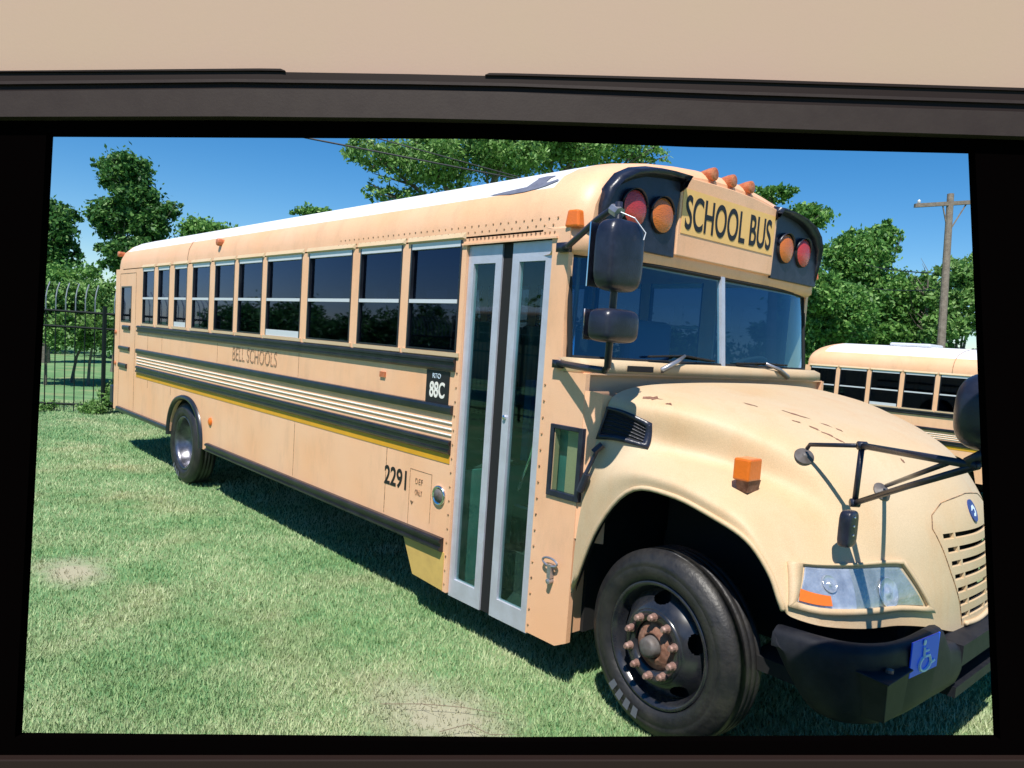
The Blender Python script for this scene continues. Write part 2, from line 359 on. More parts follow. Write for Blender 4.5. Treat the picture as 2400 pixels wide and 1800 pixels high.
def make_bus(label,cat,group,loc,main):
    bus=empty('school_bus',(0,0,0)); tag(bus,label,cat,group)
    wl=WX if main else [(.12+.60*i,.12+.60*i+.52) for i in range(12)]
    shell(bus,main,wl)
    # rear wall, floor, firewall
    b=MB(); b.box(0,.03,.035,W-.035,.5,2.29); b.build('rear_wall','bus_paint',bus)
    b=MB(); b.box(.03,7.29,.036,W-.036,.92,.96); b.box(7.29,8.19,.75,W-.036,.92,.96); b.build('floor','floor_dark',bus)
    b=MB(); b.box(8.20,8.283,.031,W-.031,.3,1.6); b.build('firewall','bus_paint',bus)
    # rub rails
    def rail(z0,z1,x0,x1,name='rub_rail',mt='black_rail',y=0,s=-1,d=.022):
        q=MB(); h=z1-z0; prof=[(0,z0),(d*.6,z0+.004),(d,z0+h*.16),(d,z0+h*.30),(d*.55,z0+h*.38),(d*.55,z0+h*.62),(d,z0+h*.70),(d,z0+h*.86),(d*.6,z1-.003),(0,z1)]
        if h<.07: prof=[(0,z0),(d*.8,z0+.003),(d,z0+h*.3),(d,z0+h*.7),(d*.8,z1-.003),(0,z1)]
        P=[[(x,y+s*(o+.001),z) for (o,z) in prof] for x in (x0,x1)]
        if s>0: P=P[::-1]
        q.grid(P); n=len(prof); base=0
        q.add(P[0],[tuple(range(n))]); q.add(P[1],[tuple(range(n-1,-1,-1))])
        q.build(name,mt,bus)
    for (y,s) in ((0,-1),(W,1)):
        if s>0 and not main: continue
        xe=7.30 if s<0 else 8.0
        rail(1.53,1.612,1.02,xe,y=y,s=s); rail(1.278,1.335,1.01,xe,y=y,s=s); rail(1.045,1.130,1.02,xe,y=y,s=s)
        rail(.463,.548,3.44,7.285 if s<0 else 8.0,y=y,s=s,d=.035,name='skirt_rail'); rail(.50,.56,.25,2.27,y=y,s=s,d=.035,name='skirt_rail')
        if s<0:
            for z0,z1,x1 in ((1.54,1.60,.70),(1.285,1.335,.70),(1.06,1.12,.60)): rail(z0,z1,.25 if z0<1.5 else .40,x1)
        # light stripes
        for z in (1.155,1.190,1.225):
            rail(z,z+.010,1.0,xe,name='trim_strip',mt='white_paint',y=y,s=s,d=.007)
    q=MB(); q.box(1.0,7.296,-.0035,-.0005,.992,1.044); q.build('gold_stripe','gold',bus)
    # windows and their drip hoods
    for i,(a,b_) in enumerate(wl):
        window(bus,a,b_,0,-1,drop=i in(2,6))
        q=MB(); q.hexa([(a-.03,-.001,WZ1+.004),(b_+.03,-.001,WZ1+.004),(b_+.03,.0,WZ1+.006),(a-.03,.0,WZ1+.006),(a-.015,-.018,WZ1+.012),(b_+.015,-.018,WZ1+.012),(b_+.03,-.001,WZ1+.042),(a-.03,-.001,WZ1+.042)]); q.build('drip_hood','hood_paint',bus)
        window(bus,a,b_,W,1)
    for (a,b_) in wl:
        q=MB(); q.box(a-.03,b_+.03,-.010,-.0005,1.616,1.640); q.build('window_sill','hood_paint',bus)
    # roof
    sec=[]
    xs=[];
    for t in np.linspace(0,1,8): a=t*math.pi/2; xs.append((.02+.30*(1-math.cos(a)),.70+.30*math.sin(a),.95+.05*math.sin(a)))
    xs+=[(x,1,1) for x in (1.0,1.9,2.69)]
    xs+=[(x,1,1) for x in (2.71,4.3,5.9,7.3,7.80)]
    fr=[(7.95,.998,1),(8.05,.985,.998),(8.12,.965,.99),(8.17,.93,.975),(8.20,.885,.955),(8.215,.84,.94)]
    xs+=fr
    P=[[(x,y,z) for (y,z) in roof_section(f,g)] for (x,f,g) in xs]
    m=MB(); m.grid(P)
    # material by height: white crown, yellow flanks and front cap
    for i,f in enumerate(m.f):
        c=[sum(m.v[k][j] for k in f)/4 for j in range(3)]
        m.m[i]=1 if (c[2]>(2.53 if main else 2.60) and .3<c[0]<7.9) else 0
    m.add(P[0],[tuple(range(len(P[0])))],0)
    m.add([(8.215,y,z) for (_,y,z) in P[-1]],[tuple(range(len(P[-1])-1,-1,-1))],0)
    ro=m.build('roof',['bus_paint','roof_paint'],bus,smooth=False)
    for f in ro.data.polygons: f.use_smooth=len(f.vertices)==4
    q=MB(); Pq=[[(x,y-.0 if 0 else (W/2+(y-W/2)*1.0015),z+.002) for (y,z) in roof_section(1.004,1)] for x in (2.692,2.704)]; q.grid(Pq); q.build('roof_seam','ink_worn',bus)
    p=MB(); p.box(7.41,8.04,W-.015,W-.01,1.61,2.26); p.build('driver_window','tint_glass',bus)
    if main: p=MB(); p.box(8.285,8.305,.13,W-.13,.3,1.40); p.build('wheel_well','black_matte',bus)
    # seats inside
    for i in range(9):
        for y0 in (.16,1.32):
            q=MB(); x=1.1+i*.66; q.box(x,x+.10,y0,y0+.95,1.30,1.86); q.box(x+.10,x+.48,y0,y0+.95,1.28,1.40); q.build('seat','seat_green',bus,bevel=.03)
    if main: front(bus)
    else:
        q=MB(); q.box(8.215,8.25,.1,W-.1,1.6,2.29); q.build('windshield','tint_glass',bus)
        q=MB(); q.box(8.32,9.6,.15,W-.15,.75,1.45); q.build('hood','hood_paint',bus,bevel=.15)
        q=MB(); q.box(3.0,3.12,1.1,1.25,2.79,2.95); q.build('roof_vent','alu_light',bus,bevel=.01)
        q=MB(); q.box(1.25,2.0,.85,1.55,2.78,2.85); q.build('roof_hatch','alu_light',bus,bevel=.03)
        for cx in (2.657,8.82): wheel(bus,cx,.04,.43,.43,dual=cx<4)
        for cx in (2.657,8.82): wheel(bus,cx,W-.04,.43,.43,s=1,dual=cx<4)
    bus.location=loc
    return bus
RING=[]
def fit(s,name,h,width,loc,basis,material,parent,bold=0,spacing=1.0,extr=.0012):
    o=text(s,name,1.0,(0,0,0),((1,0,0),(0,1,0)),material,parent,1.0,extr,bold,spacing)
    v=np.array([q.co[:] for q in o.data.vertices]); lo=v.min(0); hi=v.max(0)
    r=Vector(basis[0]).normalized(); u=Vector(basis[1]).normalized(); n=r.cross(u); L=Vector(loc)
    for q in o.data.vertices:
        p=L+r*((q.co.x-lo[0])/(hi[0]-lo[0])*width)+u*((q.co.y-lo[1])/(hi[1]-lo[1])*h)+n*q.co.z
        q.co=p
    return o
def hn(s,t,off=0):
    e=.02; t0=min(max(t,e),8-e); s0=min(max(s,-7+e),7-e)
    a=hood(s0+e,t0)-hood(s0-e,t0); b=hood(s0,t0+e)-hood(s0,t0-e); n=np.cross(a,b); n/=np.linalg.norm(n)
    p=hood(s,t); c=np.array([8.9,1.215,.6])
    if n@(p-c)<0:n=-n
    return p+n*off
def patch(q,off,n=10,k=10):
    "q = 4 (s,t) corners: a,b along the top, d,c along the bottom"
    a,b,c,d=[np.array(v,float) for v in q]; P=[]
    for i in range(n+1):
        f=i/n; r=[]
        for j in range(k+1):
            g=j/k; st=(1-f)*((1-g)*a+g*b)+f*((1-g)*d+g*c); r.append(tuple(hn(st[0],st[1],off)))
        P.append(r)
    return P
def ring(q,q2,off,name,material,par,lip=.0):
    m=MB(); n=12
    def loop(q,off):
        o=[]
        for i in range(4):
            a=np.array(q[i],float);b=np.array(q[(i+1)%4],float)
            for j in range(n): st=a+(b-a)*j/n; o.append(tuple(hn(st[0],st[1],off)))
        return o
    A=loop(q,.0);B=loop(q,off);Cc=loop(q2,off);D=loop(q2,.001); N=4*n; vs=A+B+Cc+D; fs=[]
    for r in range(3):
        for i in range(N): fs.append((r*N+i,r*N+(i+1)%N,(r+1)*N+(i+1)%N,(r+1)*N+i))
    m.add(vs,fs); RING.append(m.build(name,material,par,smooth=True)); return RING[-1]
def wsx(y,z):
    u=abs((y-1.215)/1.19); return 8.268-.10*u**5-(z-1.665)*.11
def blob(c,r,n=10,seed=0,e=2.6):
    "rounded-box shell (superellipsoid) as a grid"
    P=[]
    for i in range(n*2+1):
        th=-math.pi/2+math.pi*i/(2*n); row=[]
        for j in range(n*4+1):
            ph=2*math.pi*j/(4*n)
            f=lambda v:math.copysign(abs(v)**(2/e),v)
            row.append((c[0]+r[0]*f(math.cos(th))*f(math.cos(ph)),c[1]+r[1]*f(math.cos(th))*f(math.sin(ph)),c[2]+r[2]*f(math.sin(th))))
        P.append(row)
    return P
def front(bus):
    # ---- windshield
    for (a,b) in ((.035,1.195),(1.235,2.395)):
        m=MB(); m.grid([[(wsx(y,z),y,z) for y in np.linspace(a,b,18)] for z in np.linspace(1.668,2.185,5)]); m.build('windshield','wind_glass',bus,smooth=True)
    m=MB(); 
    for (a,b) in ((.03,1.2),(1.23,2.40)):
        m.tube([(wsx(y,1.672)+.002,y,1.672) for y in np.linspace(a,b,16)],.013,6); m.tube([(wsx(y,2.18)+.002,y,2.18) for y in np.linspace(a,b,16)],.012,6)
    for y in (.03,2.40): m.tube([(wsx(y,z)+.002,y,z) for z in np.linspace(1.672,2.18,4)],.014,6)
    m.build('windshield_gasket','black_matte',bus)
    m=MB(); m.hexa([(8.255,1.197,1.66),(8.285,1.197,1.66),(8.285,1.233,1.66),(8.255,1.233,1.66),(8.198,1.197,2.19),(8.228,1.197,2.19),(8.228,1.233,2.19),(8.198,1.233,2.19)]); m.build('windshield_post','alu',bus)
    # pillars
    for y0,y1 in ((.001,.022),(W-.022,W-.001)):
        m=MB(); m.hexa([(8.12,y0,1.60),(8.158,y0,1.60),(8.158,y1,1.60),(8.12,y1,1.60),(8.08,y0,2.30),(8.108,y0,2.30),(8.108,y1,2.30),(8.08,y1,2.30)]); m.build('pillar','bus_paint',bus)
    # cowl under the glass
    pl=lambda x0,d:[(x0-.165,.0+d),(x0-.05,.006+d),(x0-.012,.05+d),(x0,.3),(x0+.004,1.215),(x0,W-.3),(x0-.012,W-.05-d),(x0-.05,W-.006-d),(x0-.165,W-d)]
    m=MB(); rows=[(8.275,.0,1.672),(8.318,-.001,1.655),(8.322,-.002,1.612),(8.308,.0,1.602)]
    m.grid([[(x,y,z) for (x,y) in pl(x0,d)] for (x0,d,z) in rows]); m.build('cowl','hood_paint',bus,smooth=True)
    m=MB(); m.grid([[(x,y,z) for (x,y) in pl(8.318,.0)] for z in (1.606,1.604)]); 
    m.box(8.22,8.31,.02,W-.02,1.596,1.604)
    m.build('cowl_shelf','bus_paint',bus,smooth=False)
    m=MB(); m.grid([[(8.313,.003,z),(8.345,.02,z),(8.385,.05,z-.01),(8.41,.11,z-.02)] for z in (.8,1.2,1.45,1.52)]); m.build('cowl_side','bus_paint',bus)
    m=MB(); m.box(8.3225,8.327,.29,.50,1.618,1.648); m.build('cowl_vent','black_matte',bus,bevel=.004)
    for (a,b,c) in (((8.325,.565,1.63),(8.30,.80,1.715),(8.285,.50,1.70)),((8.325,1.90,1.62),(8.30,1.66,1.70),(8.285,1.35,1.69))):
        m=MB(); m.tube([a,((a[0]+b[0])/2+.02,(a[1]+b[1])/2,(a[2]+b[2])/2+.006),b],[.017,.013,.008],8); w_=m.build('wiper','steel_white',bus,smooth=True)
        m=MB(); m.tube([c,b,(wsx(b[1]+.33,1.70)+.012,b[1]+.33,1.695)],.006,6); m.build('wiper_blade','black_matte',w_)
    # ---- front cap
    pc=[(8.02,.0),(8.13,.004),(8.175,.03),(8.20,.075),(8.214,.16),(8.222,.4),(8.226,1.215)]; pc=pc+[(x,W-y) for (x,y) in pc[-2::-1]]
    m=MB(); m.grid([[(x-dx,y+(.02 if y<1.2 else -.02)*k,z) for (x,y) in pc] for (dx,k,z) in ((.09,1,2.172),(.02,.4,2.178),(.0,0,2.195),(.0,0,2.25),(.004,0,2.30),(.05,.0,2.31))]); m.build('front_cap','bus_paint',bus,smooth=True)
    m=MB(); out=[(.712,2.252),(1.718,2.252),(1.735,2.66),(1.45,2.685),(1.215,2.69),(.98,2.685),(.72,2.675)]
    m.add([(8.245,y,z) for y,z in out]+[(8.20,y,z) for y,z in out],[tuple(range(7))]+[(i,i+7,(i+1)%7+7,(i+1)%7) for i in range(7)]); sg=m.build('sign_box','bus_paint',bus,bevel=.006)
    m=MB(); m.box(8.247,8.2485,.735,1.70,2.375,2.615); m.build('sign_panel','yellow_panel',sg)
    fit('SCHOOL BUS','lettering',.185,.90,(8.2497,.765,2.40),((0,1,0),(0,0,1)),'ink',sg,bold=.012,spacing=1.0)
    for s in (0,1):
        Y=(lambda y:y) if s==0 else (lambda y:W-y)
        o=[(.108,2.238),(.708,2.238),(.706,2.50),(.728,2.60),(.70,2.672),(.56,2.668),(.42,2.65),(.29,2.618),(.19,2.57),(.125,2.50),(.105,2.42)]
        pts=[(Y(y),z) for y,z in o]
        if s: pts=pts[::-1]
        n=len(pts); m=MB(); m.add([(8.238,y,z) for y,z in pts]+[(8.205,y,z) for y,z in pts],[tuple(range(n))]+[(i,i+n,(i+1)%n+n,(i+1)%n) for i in range(n)])
        hsg=m.build('warning_light_housing','black_plastic',bus,bevel=.004)
        # outer visor: wraps the top of the pair and overhangs
        e=[(.106,2.30),(.106,2.42),(.128,2.505),(.19,2.572),(.29,2.62),(.42,2.652),(.56,2.67),(.72,2.676),(.722,2.62)]
        m=MB(); A=[];B=[];C2=[]
        dep=[.01,.035,.06,.075,.085,.09,.09,.085,.05]
        for (y,z),d in zip(e,dep):
            A.append((8.225,Y(y),z+.008)); B.append((8.238+d*.8,Y(y+(.012 if y<.2 else .0)),z-.012)); C2.append((8.236,Y(y+.03 if y<.3 else y),z-.035))
        m.grid([A,B,C2]); m.build('visor','black_plastic',hsg,smooth=True,solid=.006)
        for (y,mt) in ((.338,'red_lens'),(.566,'amber_lens')):
            lp=lamp_round(hsg,'warning_light',(8.238,Y(y),2.438),.088,mt)
            m=MB(); rows=[]
            for d,rr,dz in ((0,.100,0),(.035,.102,-.002)):
                rows.append([(8.238+d*(.35+.65*math.sin(a)),Y(y)+rr*math.cos(a),2.438+dz+rr*math.sin(a)) for a in np.linspace(RAD(12),RAD(168),16)])
            m.grid(rows); m.build('lamp_visor','black_plastic',lp,smooth=True,solid=.004)
    for y in (1.02,1.215,1.41):
        m=MB(); m.lathe([(.005,-.11),(.024,-.085),(.035,-.03),(.037,0)],(8.235,y,2.742),'x',16,0,1); m.lathe([(.037,0),(.036,.006),(.025,.012),(.001,.015)],(8.235,y,2.742),'x',16,0,1); m.box(8.11,8.225,y-.018,y+.018,2.68,2.712)
        m.build('marker_light','marker_red',bus,smooth=False)
    for y,dx in ((.012,0),(W-.012,0)):
        m=MB(); m.hexa([(8.11,y-.028,2.30),(8.20,y-.02,2.30),(8.20,y+.028,2.30),(8.11,y+.028,2.30),(8.12,y-.022,2.385),(8.185,y-.015,2.385),(8.185,y+.028,2.385),(8.12,y+.028,2.385)]); m.build('marker_light','amber_lamp',bus,bevel=.01)
    for (x,y,z) in ((3.57,.03,2.465),(.06,.06,2.50)):
        m=MB(); m.lathe([(.03,-.02),(.035,.05),(.03,.06),(.001,.065)],(x,y,z),'y',12,0,-1); m.build('marker_light','marker_red',bus)
    m=MB(); m.lathe([(.04,0),(.038,.012),(.02,.02),(.001,.022)],(3.49,-.001,.76),'y',16,0,-1); m.build('side_reflector','amber_lamp',bus)
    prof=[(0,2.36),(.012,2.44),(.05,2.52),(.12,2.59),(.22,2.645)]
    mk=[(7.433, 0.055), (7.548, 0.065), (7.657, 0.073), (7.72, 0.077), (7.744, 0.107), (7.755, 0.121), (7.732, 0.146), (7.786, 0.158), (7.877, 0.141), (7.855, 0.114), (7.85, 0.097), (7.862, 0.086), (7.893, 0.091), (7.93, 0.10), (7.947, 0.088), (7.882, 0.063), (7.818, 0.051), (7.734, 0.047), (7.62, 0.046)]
    m=MB(); m.add([(x,y-.002,float(np.interp(y,[p[0] for p in prof],[p[1] for p in prof]))+.004) for x,y in mk],[tuple(range(len(mk)))]); m.build('roof_mark','roof_mark_grey',bus)  # flat dark blue-grey outline laid just above the roof flank
    for z,x0 in ((2.322,0),(2.355,.03)):
        m=MB()
        for i in range(36): m.lathe([(.0055,0),(.005,.003),(.0005,.004)],(5.85+.062*i+x0,.0,z),'y',6,0,-1)
        m.build('rivet_row','ink_worn',bus)
    # ---- entrance door
    d=MB(); d.box(7.625,7.709,.028,.05,.216,2.249); ds=d.build('entrance_door','black_matte',bus)
    for (a,b,ga,gb) in ((7.336,7.624,7.383,7.572),(7.710,8.018,7.765,7.963)):
        m=MB(); y0,y1=.018,.050; zt,zb,g1,g0=2.249,.216,2.149,.322
        m.box(a,ga,y0,y1,zb,zt); m.box(gb,b,y0,y1,zb,zt); m.box(ga,gb,y0,y1,g1,zt); m.box(ga,gb,y0,y1,zb,g0)
        lf=m.build('door_leaf','alu',ds)
        m=MB(); m.box(ga-.004,gb+.004,.033,.038,g0-.004,g1+.004); m.build('pane','door_glass',lf)
    m=MB(); m.lathe([(.012,0),(.012,.012),(.001,.016)],(7.735,.018,1.32),'y',12,0,-1); m.build('door_lock','chrome',ds)
    m=MB(); 
    for x in (7.315,8.045):
        for i in range(16): m.lathe([(.006,0),(.005,.004),(.0005,.005)],(x,-.001,.28+i*.083 if i<16 else 0),'y',6,0,-1)
    for i in range(22):
        m.lathe([(.0055,0),(.005,.003),(.0005,.004)],(7.32+.034*i,-.001+.0,2.285),'y',6,0,-1)
    m.build('rivets','ink_worn',bus)
    m=MB(); m.box(7.30,8.06,-.012,.03,2.252,2.262); m.build('door_gutter','bus_paint',bus)
    # stairwell and things seen through the door
    for (y0,y1,z) in ((.06,.30,.27),(.30,.52,.46),(.52,.75,.70)):
        m=MB(); m.box(7.31,8.03,y0,y1,z-.02,z); m.box(7.31,8.03,y1-.015,y1,z,z+.24); m.box(7.31,8.03,y0-.006,y0+.03,z-.03,z+.004,1); m.build('step',['floor_dark','alu_light'],bus)
    m=MB(); m.box(7.292,7.312,.06,.75,.25,.95); m.build('stairwell_panel','teal',bus)
    m=MB(); m.box(7.30,7.33,.95,1.9,.96,1.65); m.box(7.36,7.42,.5,.95,1.0,1.5); m.build('modesty_panel','seat_blue',bus)
    m=MB(); m.tube([(7.97,.09,1.60),(7.93,.10,1.35),(7.87,.10,1.12),(7.79,.10,.93)],.010,8); m.tube([(7.45,.8,.83),(7.45,.8,2.3)],.014,8); m.tube([(7.40,.12,1.15),(7.62,.12,1.15)],.008,6); m.build('handrail','chrome',bus,smooth=True)
    # driver area
    m=MB(); m.box(7.25,7.75,1.55,2.05,1.18,1.32); m.box(7.18,7.30,1.55,2.05,1.32,1.95); m.build('driver_seat','seat_blue',bus,bevel=.05)
    m=MB(); cx=Vector((7.98,1.82,1.62)); ax=Vector((-.5,0,.86)).normalized(); e1=Vector((0,1,0)); e2=ax.cross(e1)
    m.tube([cx+(e1*math.cos(a)+e2*math.sin(a))*.22 for a in np.linspace(0,2*math.pi,33)],.014,6,cap=False); m.tube([cx,cx-ax*.3],.03,8); m.tube([cx-e1*.21,cx+e1*.21],.012,6); m.build('steering_wheel','black_matte',bus,smooth=True)
    m=MB(); m.hexa([(7.95,.9,1.2),(8.20,.9,1.2),(8.20,2.35,1.2),(7.95,2.35,1.2),(8.0,.9,1.60),(8.22,.9,1.64),(8.22,2.35,1.64),(8.0,2.35,1.60)]); m.box(8.02,8.24,.06,2.37,1.625,1.655); m.build('dashboard','teal',bus)
    m=MB(); m.tube([(8.08,.22,1.70),(8.10,.21,2.14)],.022,8); m.build('fan_bracket','black_matte',bus)
    # ---- emergency door panel at the rear
    m=MB(); 
    for (a,b,c,e) in ((.27,.285,1.64,2.085),(.705,.72,1.64,2.085)): m.box(a,b,-.004,.01,c,e)
    m.box(.285,.705,-.004,.01,2.07,2.085); m.box(.285,.705,-.004,.01,1.64,1.655); rw=m.build('rear_side_window','black_rail',bus)
    m=MB(); m.box(.28,.71,.012,.016,1.65,2.075); m.build('pane','tint_glass',rw)
    m=MB(); 
    for x in (.215,.90): m.box(x,x+.006,-.002,.001,.56,2.24)
    m.box(.215,.90,-.002,.001,2.24,2.246); m.build('door_outline','ink_worn',bus)
    for x in (2.28,1.45,5.28,6.62): m=MB(); m.box(x,x+.005,-.0015,.001,.56 if x>2.4 else .9,.985); m.build('panel_seam','ink_worn',bus)
    for x in (1.42,1.94,3.6,5.3): m=MB(); m.box(x,x+.004,-.0015,.001,1.34,1.525); m.build('panel_seam','ink_worn',bus)
    m=MB(); m.box(-.16,-.01,-.01,W+.01,.56,.80); m.build('rear_bumper','black_plastic',bus,bevel=.02)
    m=MB(); m.lathe([(.028,0),(.026,.012),(.001,.018)],(.06,-.001,1.50),'y',14,0,-1); m.lathe([(.028,0),(.026,.012),(.001,.018)],(.06,-.001,1.10),'y',14,0,-1); m.build('side_reflector','marker_red',bus)
    # ---- small side window, latch, flap, fuel cap
    m=MB(); x0,x1,z0,z1=8.112,8.332,.978,1.338
    m.box(x0,x0+.024,-.012,.02,z0,z1); m.box(x1-.028,x1,-.012,.02,z0,z1); m.box(x0+.024,x1-.028,-.012,.02,z1-.022,z1); m.box(x0+.024,x1-.028,-.012,.02,z0,z0+.03); sw=m.build('side_window','black_plastic',bus,bevel=.004)
    m=MB(); m.box(x0+.02,x1-.02,.0,.004,z0+.02,z1-.02); m.build('pane','door_glass',sw)
    m=MB(); m.box(8.10,8.20,.06,.07,.9,1.4); m.build('side_window_liner','teal',bus)
    m=MB(); ring_=[(8.188+.05*math.cos(a)*(1 if abs(math.cos(a))<.6 else 1),-.022,.652+.020*math.sin(a)) for a in np.linspace(0,2*math.pi,21)]
    m.tube(ring_,.006,6,cap=False); m.box(8.178,8.202,-.028,-.001,.57,.64); m.lathe([(.014,0),(.014,.03),(.001,.034)],(8.19,-.001,.555),'y',12,0,-1); m.build('door_latch','steel_white',bus)
    m=MB(); m.hexa([(6.99,-.004,.25),(7.30,-.004,.235),(7.30,.5,.235),(6.99,.5,.25),(6.87,-.004,.462),(7.30,-.004,.462),(7.30,.5,.462),(6.87,.5,.462)]); m.build('battery_box','faded_yellow',bus)
    m=MB(); m.lathe([(.060,0),(.060,.012),(.050,.015),(.044,.004),(.001,.004)],(7.218,-.001,.790),'y',28,0,-1); fc=m.build('filler_cap','chrome',bus,smooth=True)
    m=MB(); m.lathe([(.043,.004),(.040,.012),(.001,.018)],(7.218,-.002,.790),'y',24,0,-1); m.build('cap_lens','hub_grey',fc,smooth=True)
    m=MB(); 
    for (a,b,c,e) in ((6.90,6.903,.55,.90),(7.13,7.133,.60,.90),(6.903,7.13,.897,.90)): m.box(a,b,-.0015,.001,c,e)
    m.build('hatch_seam','ink_worn',bus)
    fr=((1,0,0),(0,0,1))
    fit('2291','lettering',.125,.255,(6.61,-.0015,.750),fr,'ink',bus,bold=.018,spacing=1.0)
    fit('DEF','lettering',.035,.075,(6.965,-.0015,.815),fr,'ink_worn',bus,spacing=1.2); fit('ONLY','lettering',.035,.075,(6.965,-.0015,.745),fr,'ink_worn',bus,spacing=1.2)
    m=MB(); m.add([(6.915,-.002,.70),(6.955,-.002,.70),(6.935,-.002,.675)],[(0,2,1)]); m.build('arrow_mark','ink_worn',bus)
    fit('BELL SCHOOLS','lettering',.125,.93,(3.98,-.0015,1.385),fr,'ink_faded',bus,spacing=1.05)
    m=MB(); m.box(7.02,7.25,-.004,-.0005,1.335,1.528); pt=m.build('number_plate','ink',bus)
    fit('RTO','lettering',.03,.08,(7.085,-.005,1.48),fr,'sign_white',pt); fit('88C','lettering',.095,.15,(7.06,-.005,1.365),fr,'white_paint',pt,bold=.02)
    m=MB(); m.box(6.50,6.56,-.012,-.0005,1.44,1.475); m.build('side_reflector','marker_red',bus)
    m=MB(); m.lathe([(.02,0),(.02,.01),(.001,.012)],(2.0,-.001,.8),'y',10,0,-1)
    # ---- mirrors on the door side and their twin on the far side
    for s in (1,):
        Y=(lambda y:y) if s==1 else (lambda y:W-y)
        m=MB(); m.tube([(8.10,Y(.0),2.20),(8.20,Y(-.06),2.205),(8.40,Y(-.10),2.30),(8.57,Y(-.17),2.335)],.015,8); m.tube([(8.585,Y(-.172),2.35),(8.60,Y(-.175),2.0),(8.60,Y(-.18),1.645),(8.585,Y(-.18),1.632),(8.40,Y(-.10),1.632),(8.14,Y(-.015),1.64)],.016,8); m.box(8.08,8.16,min(Y(-.03),Y(0)),max(Y(-.03),Y(0)),2.18,2.225); m.box(8.11,8.165,min(Y(-.03),Y(0)),max(Y(-.03),Y(0)),1.615,1.655)
        ar=m.build('mirror_arm','black_plastic',bus,smooth=True)
        m=MB(); m.tube([(8.55,Y(-.165),2.325),(8.60,Y(-.178),2.30)],.026,8); m.build('arm_joint','steel_white',ar)
        for (zc,hz,hy,dx) in ((2.12,.150,.115,.062),(1.825,.072,.112,.070)):
            P=blob((8.615,Y(-.18),zc),(dx,hy,hz),8,e=4.2)
            m=MB(); m.grid(P); hd=m.build('mirror_head','black_plastic',ar,smooth=True)
            m=MB(); m.box(8.532,8.538,Y(-.18)-hy*.9,Y(-.18)+hy*.9,zc-hz*.9,zc+hz*.9); m.build('mirror_glass','mirror',hd)
        m=MB(); m.tube([(8.57,Y(-.19),2.32),(8.66,Y(-.15),2.28),(8.70,Y(-.12),2.22),(8.70,Y(-.13),2.19)],.0028,5); m.build('cable','alu_light',ar)
    # crossover mirrors
    for s in (1,):
        Y=(lambda y:y) if s==1 else (lambda y:W-y)
        V=lambda x,y,z:(x,Y(y),z)
        d1=hn(3*s if s>0 else -2.9,4.36,.004); d2=hn(2.2*s,5.4,.004)
        B=V(9.50,.31,1.42);Cc=V(9.50,.30,1.195);D=V(10.05,-.23,1.468)
        m=MB(); m.tube([tuple(d1+np.array([0.01,-.0,.035])),tuple(d1+np.array([0.03,-.02*s,.055])),B],.009,8); m.tube([B,V(9.775,.04,1.444),D],.0125,8); m.tube([B,Cc],.012,8); m.tube([Cc,V(9.775,.05,1.335),D],.0115,8); m.tube([tuple(d2+np.array([.02,-.01*s,.03])),V(9.94,-.12,1.452)],.009,8)
        m.tube([V(10.02,-.21,1.466),V(10.06,-.20,1.50),V(10.06,-.18,1.54)],.022,10)
        for q in (B,Cc): m.tube([(q[0]-.012,q[1]-.012,q[2]),(q[0]+.012,q[1]+.012,q[2])],.017,8)
        cr=m.build('crossover_mirror','black_plastic',bus,smooth=True)
        for dd in (d1,d2):
            m=MB(); m.lathe([(.001,.016),(.012,.014),(.014,.006),(.040,.004),(.042,.0)],(0,0,0),'z',20); sp=m.build('suction_foot','hub_grey',cr,smooth=True)
            st=(3*s,4.36) if dd is d1 else (2.2*s,5.4)
            nn=Vector(tuple(hn(st[0],st[1],.1)-hn(st[0],st[1],0))).normalized(); sp.location=tuple(dd); sp.rotation_mode='QUATERNION'; sp.rotation_quaternion=nn.to_track_quat('Z','Y')
        m=MB(); P=blob(V(9.495,.275,1.095),(.026,.042,.072),6,e=5); m.grid(P); bx=m.build('bracket_cover','black_plastic',cr,smooth=True)
        m=MB(); 
        for z in (1.175,1.14,1.105): m.lathe([(.006,.0),(.005,.006),(.0005,.008)],(9.518,Y(.265),z-.03),'x',8,0,1)
        m.build('bolt_heads','chrome',bx)
        m=MB(); m.grid(blob(V(10.05,-.125,1.62),(.09,.15,.115),10,e=2.9)); m.build('mirror_head','black_plastic',cr,smooth=True)
    # ---- hood
    S=np.linspace(-7,7,113); T=np.linspace(0,8,65)
    m=MB(); m.grid([[tuple(hood(s,t)) for t in T] for s in S][::-1]); ho=m.build('hood','hood_paint',bus,smooth=True,solid=.018)
    # grille openings cut through the shell
    m=MB(); bars=[]
    for i in range(7):
        f=i/6; zt=1.028-.352*f; y0=.905+.115*f; hgt=.025
        segs=[(y0,y0+.085),(y0+.097,1.215+(1.215-y0)-.097),(W-y0-.085,W-y0)]
        for (a,b) in segs: m.box(9.45,9.90,a,b,zt-hgt,zt)
    cut=m.build('cutter','ink',None); k=ho.modifiers.new('b','BOOLEAN'); k.operation='DIFFERENCE'; k.object=cut; k.solver='EXACT'
    dg=bpy.context.evaluated_depsgraph_get(); me=bpy.data.meshes.new_from_object(ho.evaluated_get(dg)); ho.modifiers.clear(); ho.data=me; bpy.data.objects.remove(cut); k=ho.modifiers.new('e','EDGE_SPLIT'); k.split_angle=RAD(38)
    m=MB(); m.box(9.53,9.56,.80,1.74,.50,1.04); m.box(8.46,9.2,.55,W-.55,.45,1.12); m.build('radiator','black_matte',bus)
    for sg_ in (1,-1):
        m=MB(); m.grid([[tuple(hn(s*sg_,t,-.035)) for t in np.linspace(0,8,30)] for s in np.linspace(3.2,7,14)]); m.build('wheel_well','black_matte',bus)
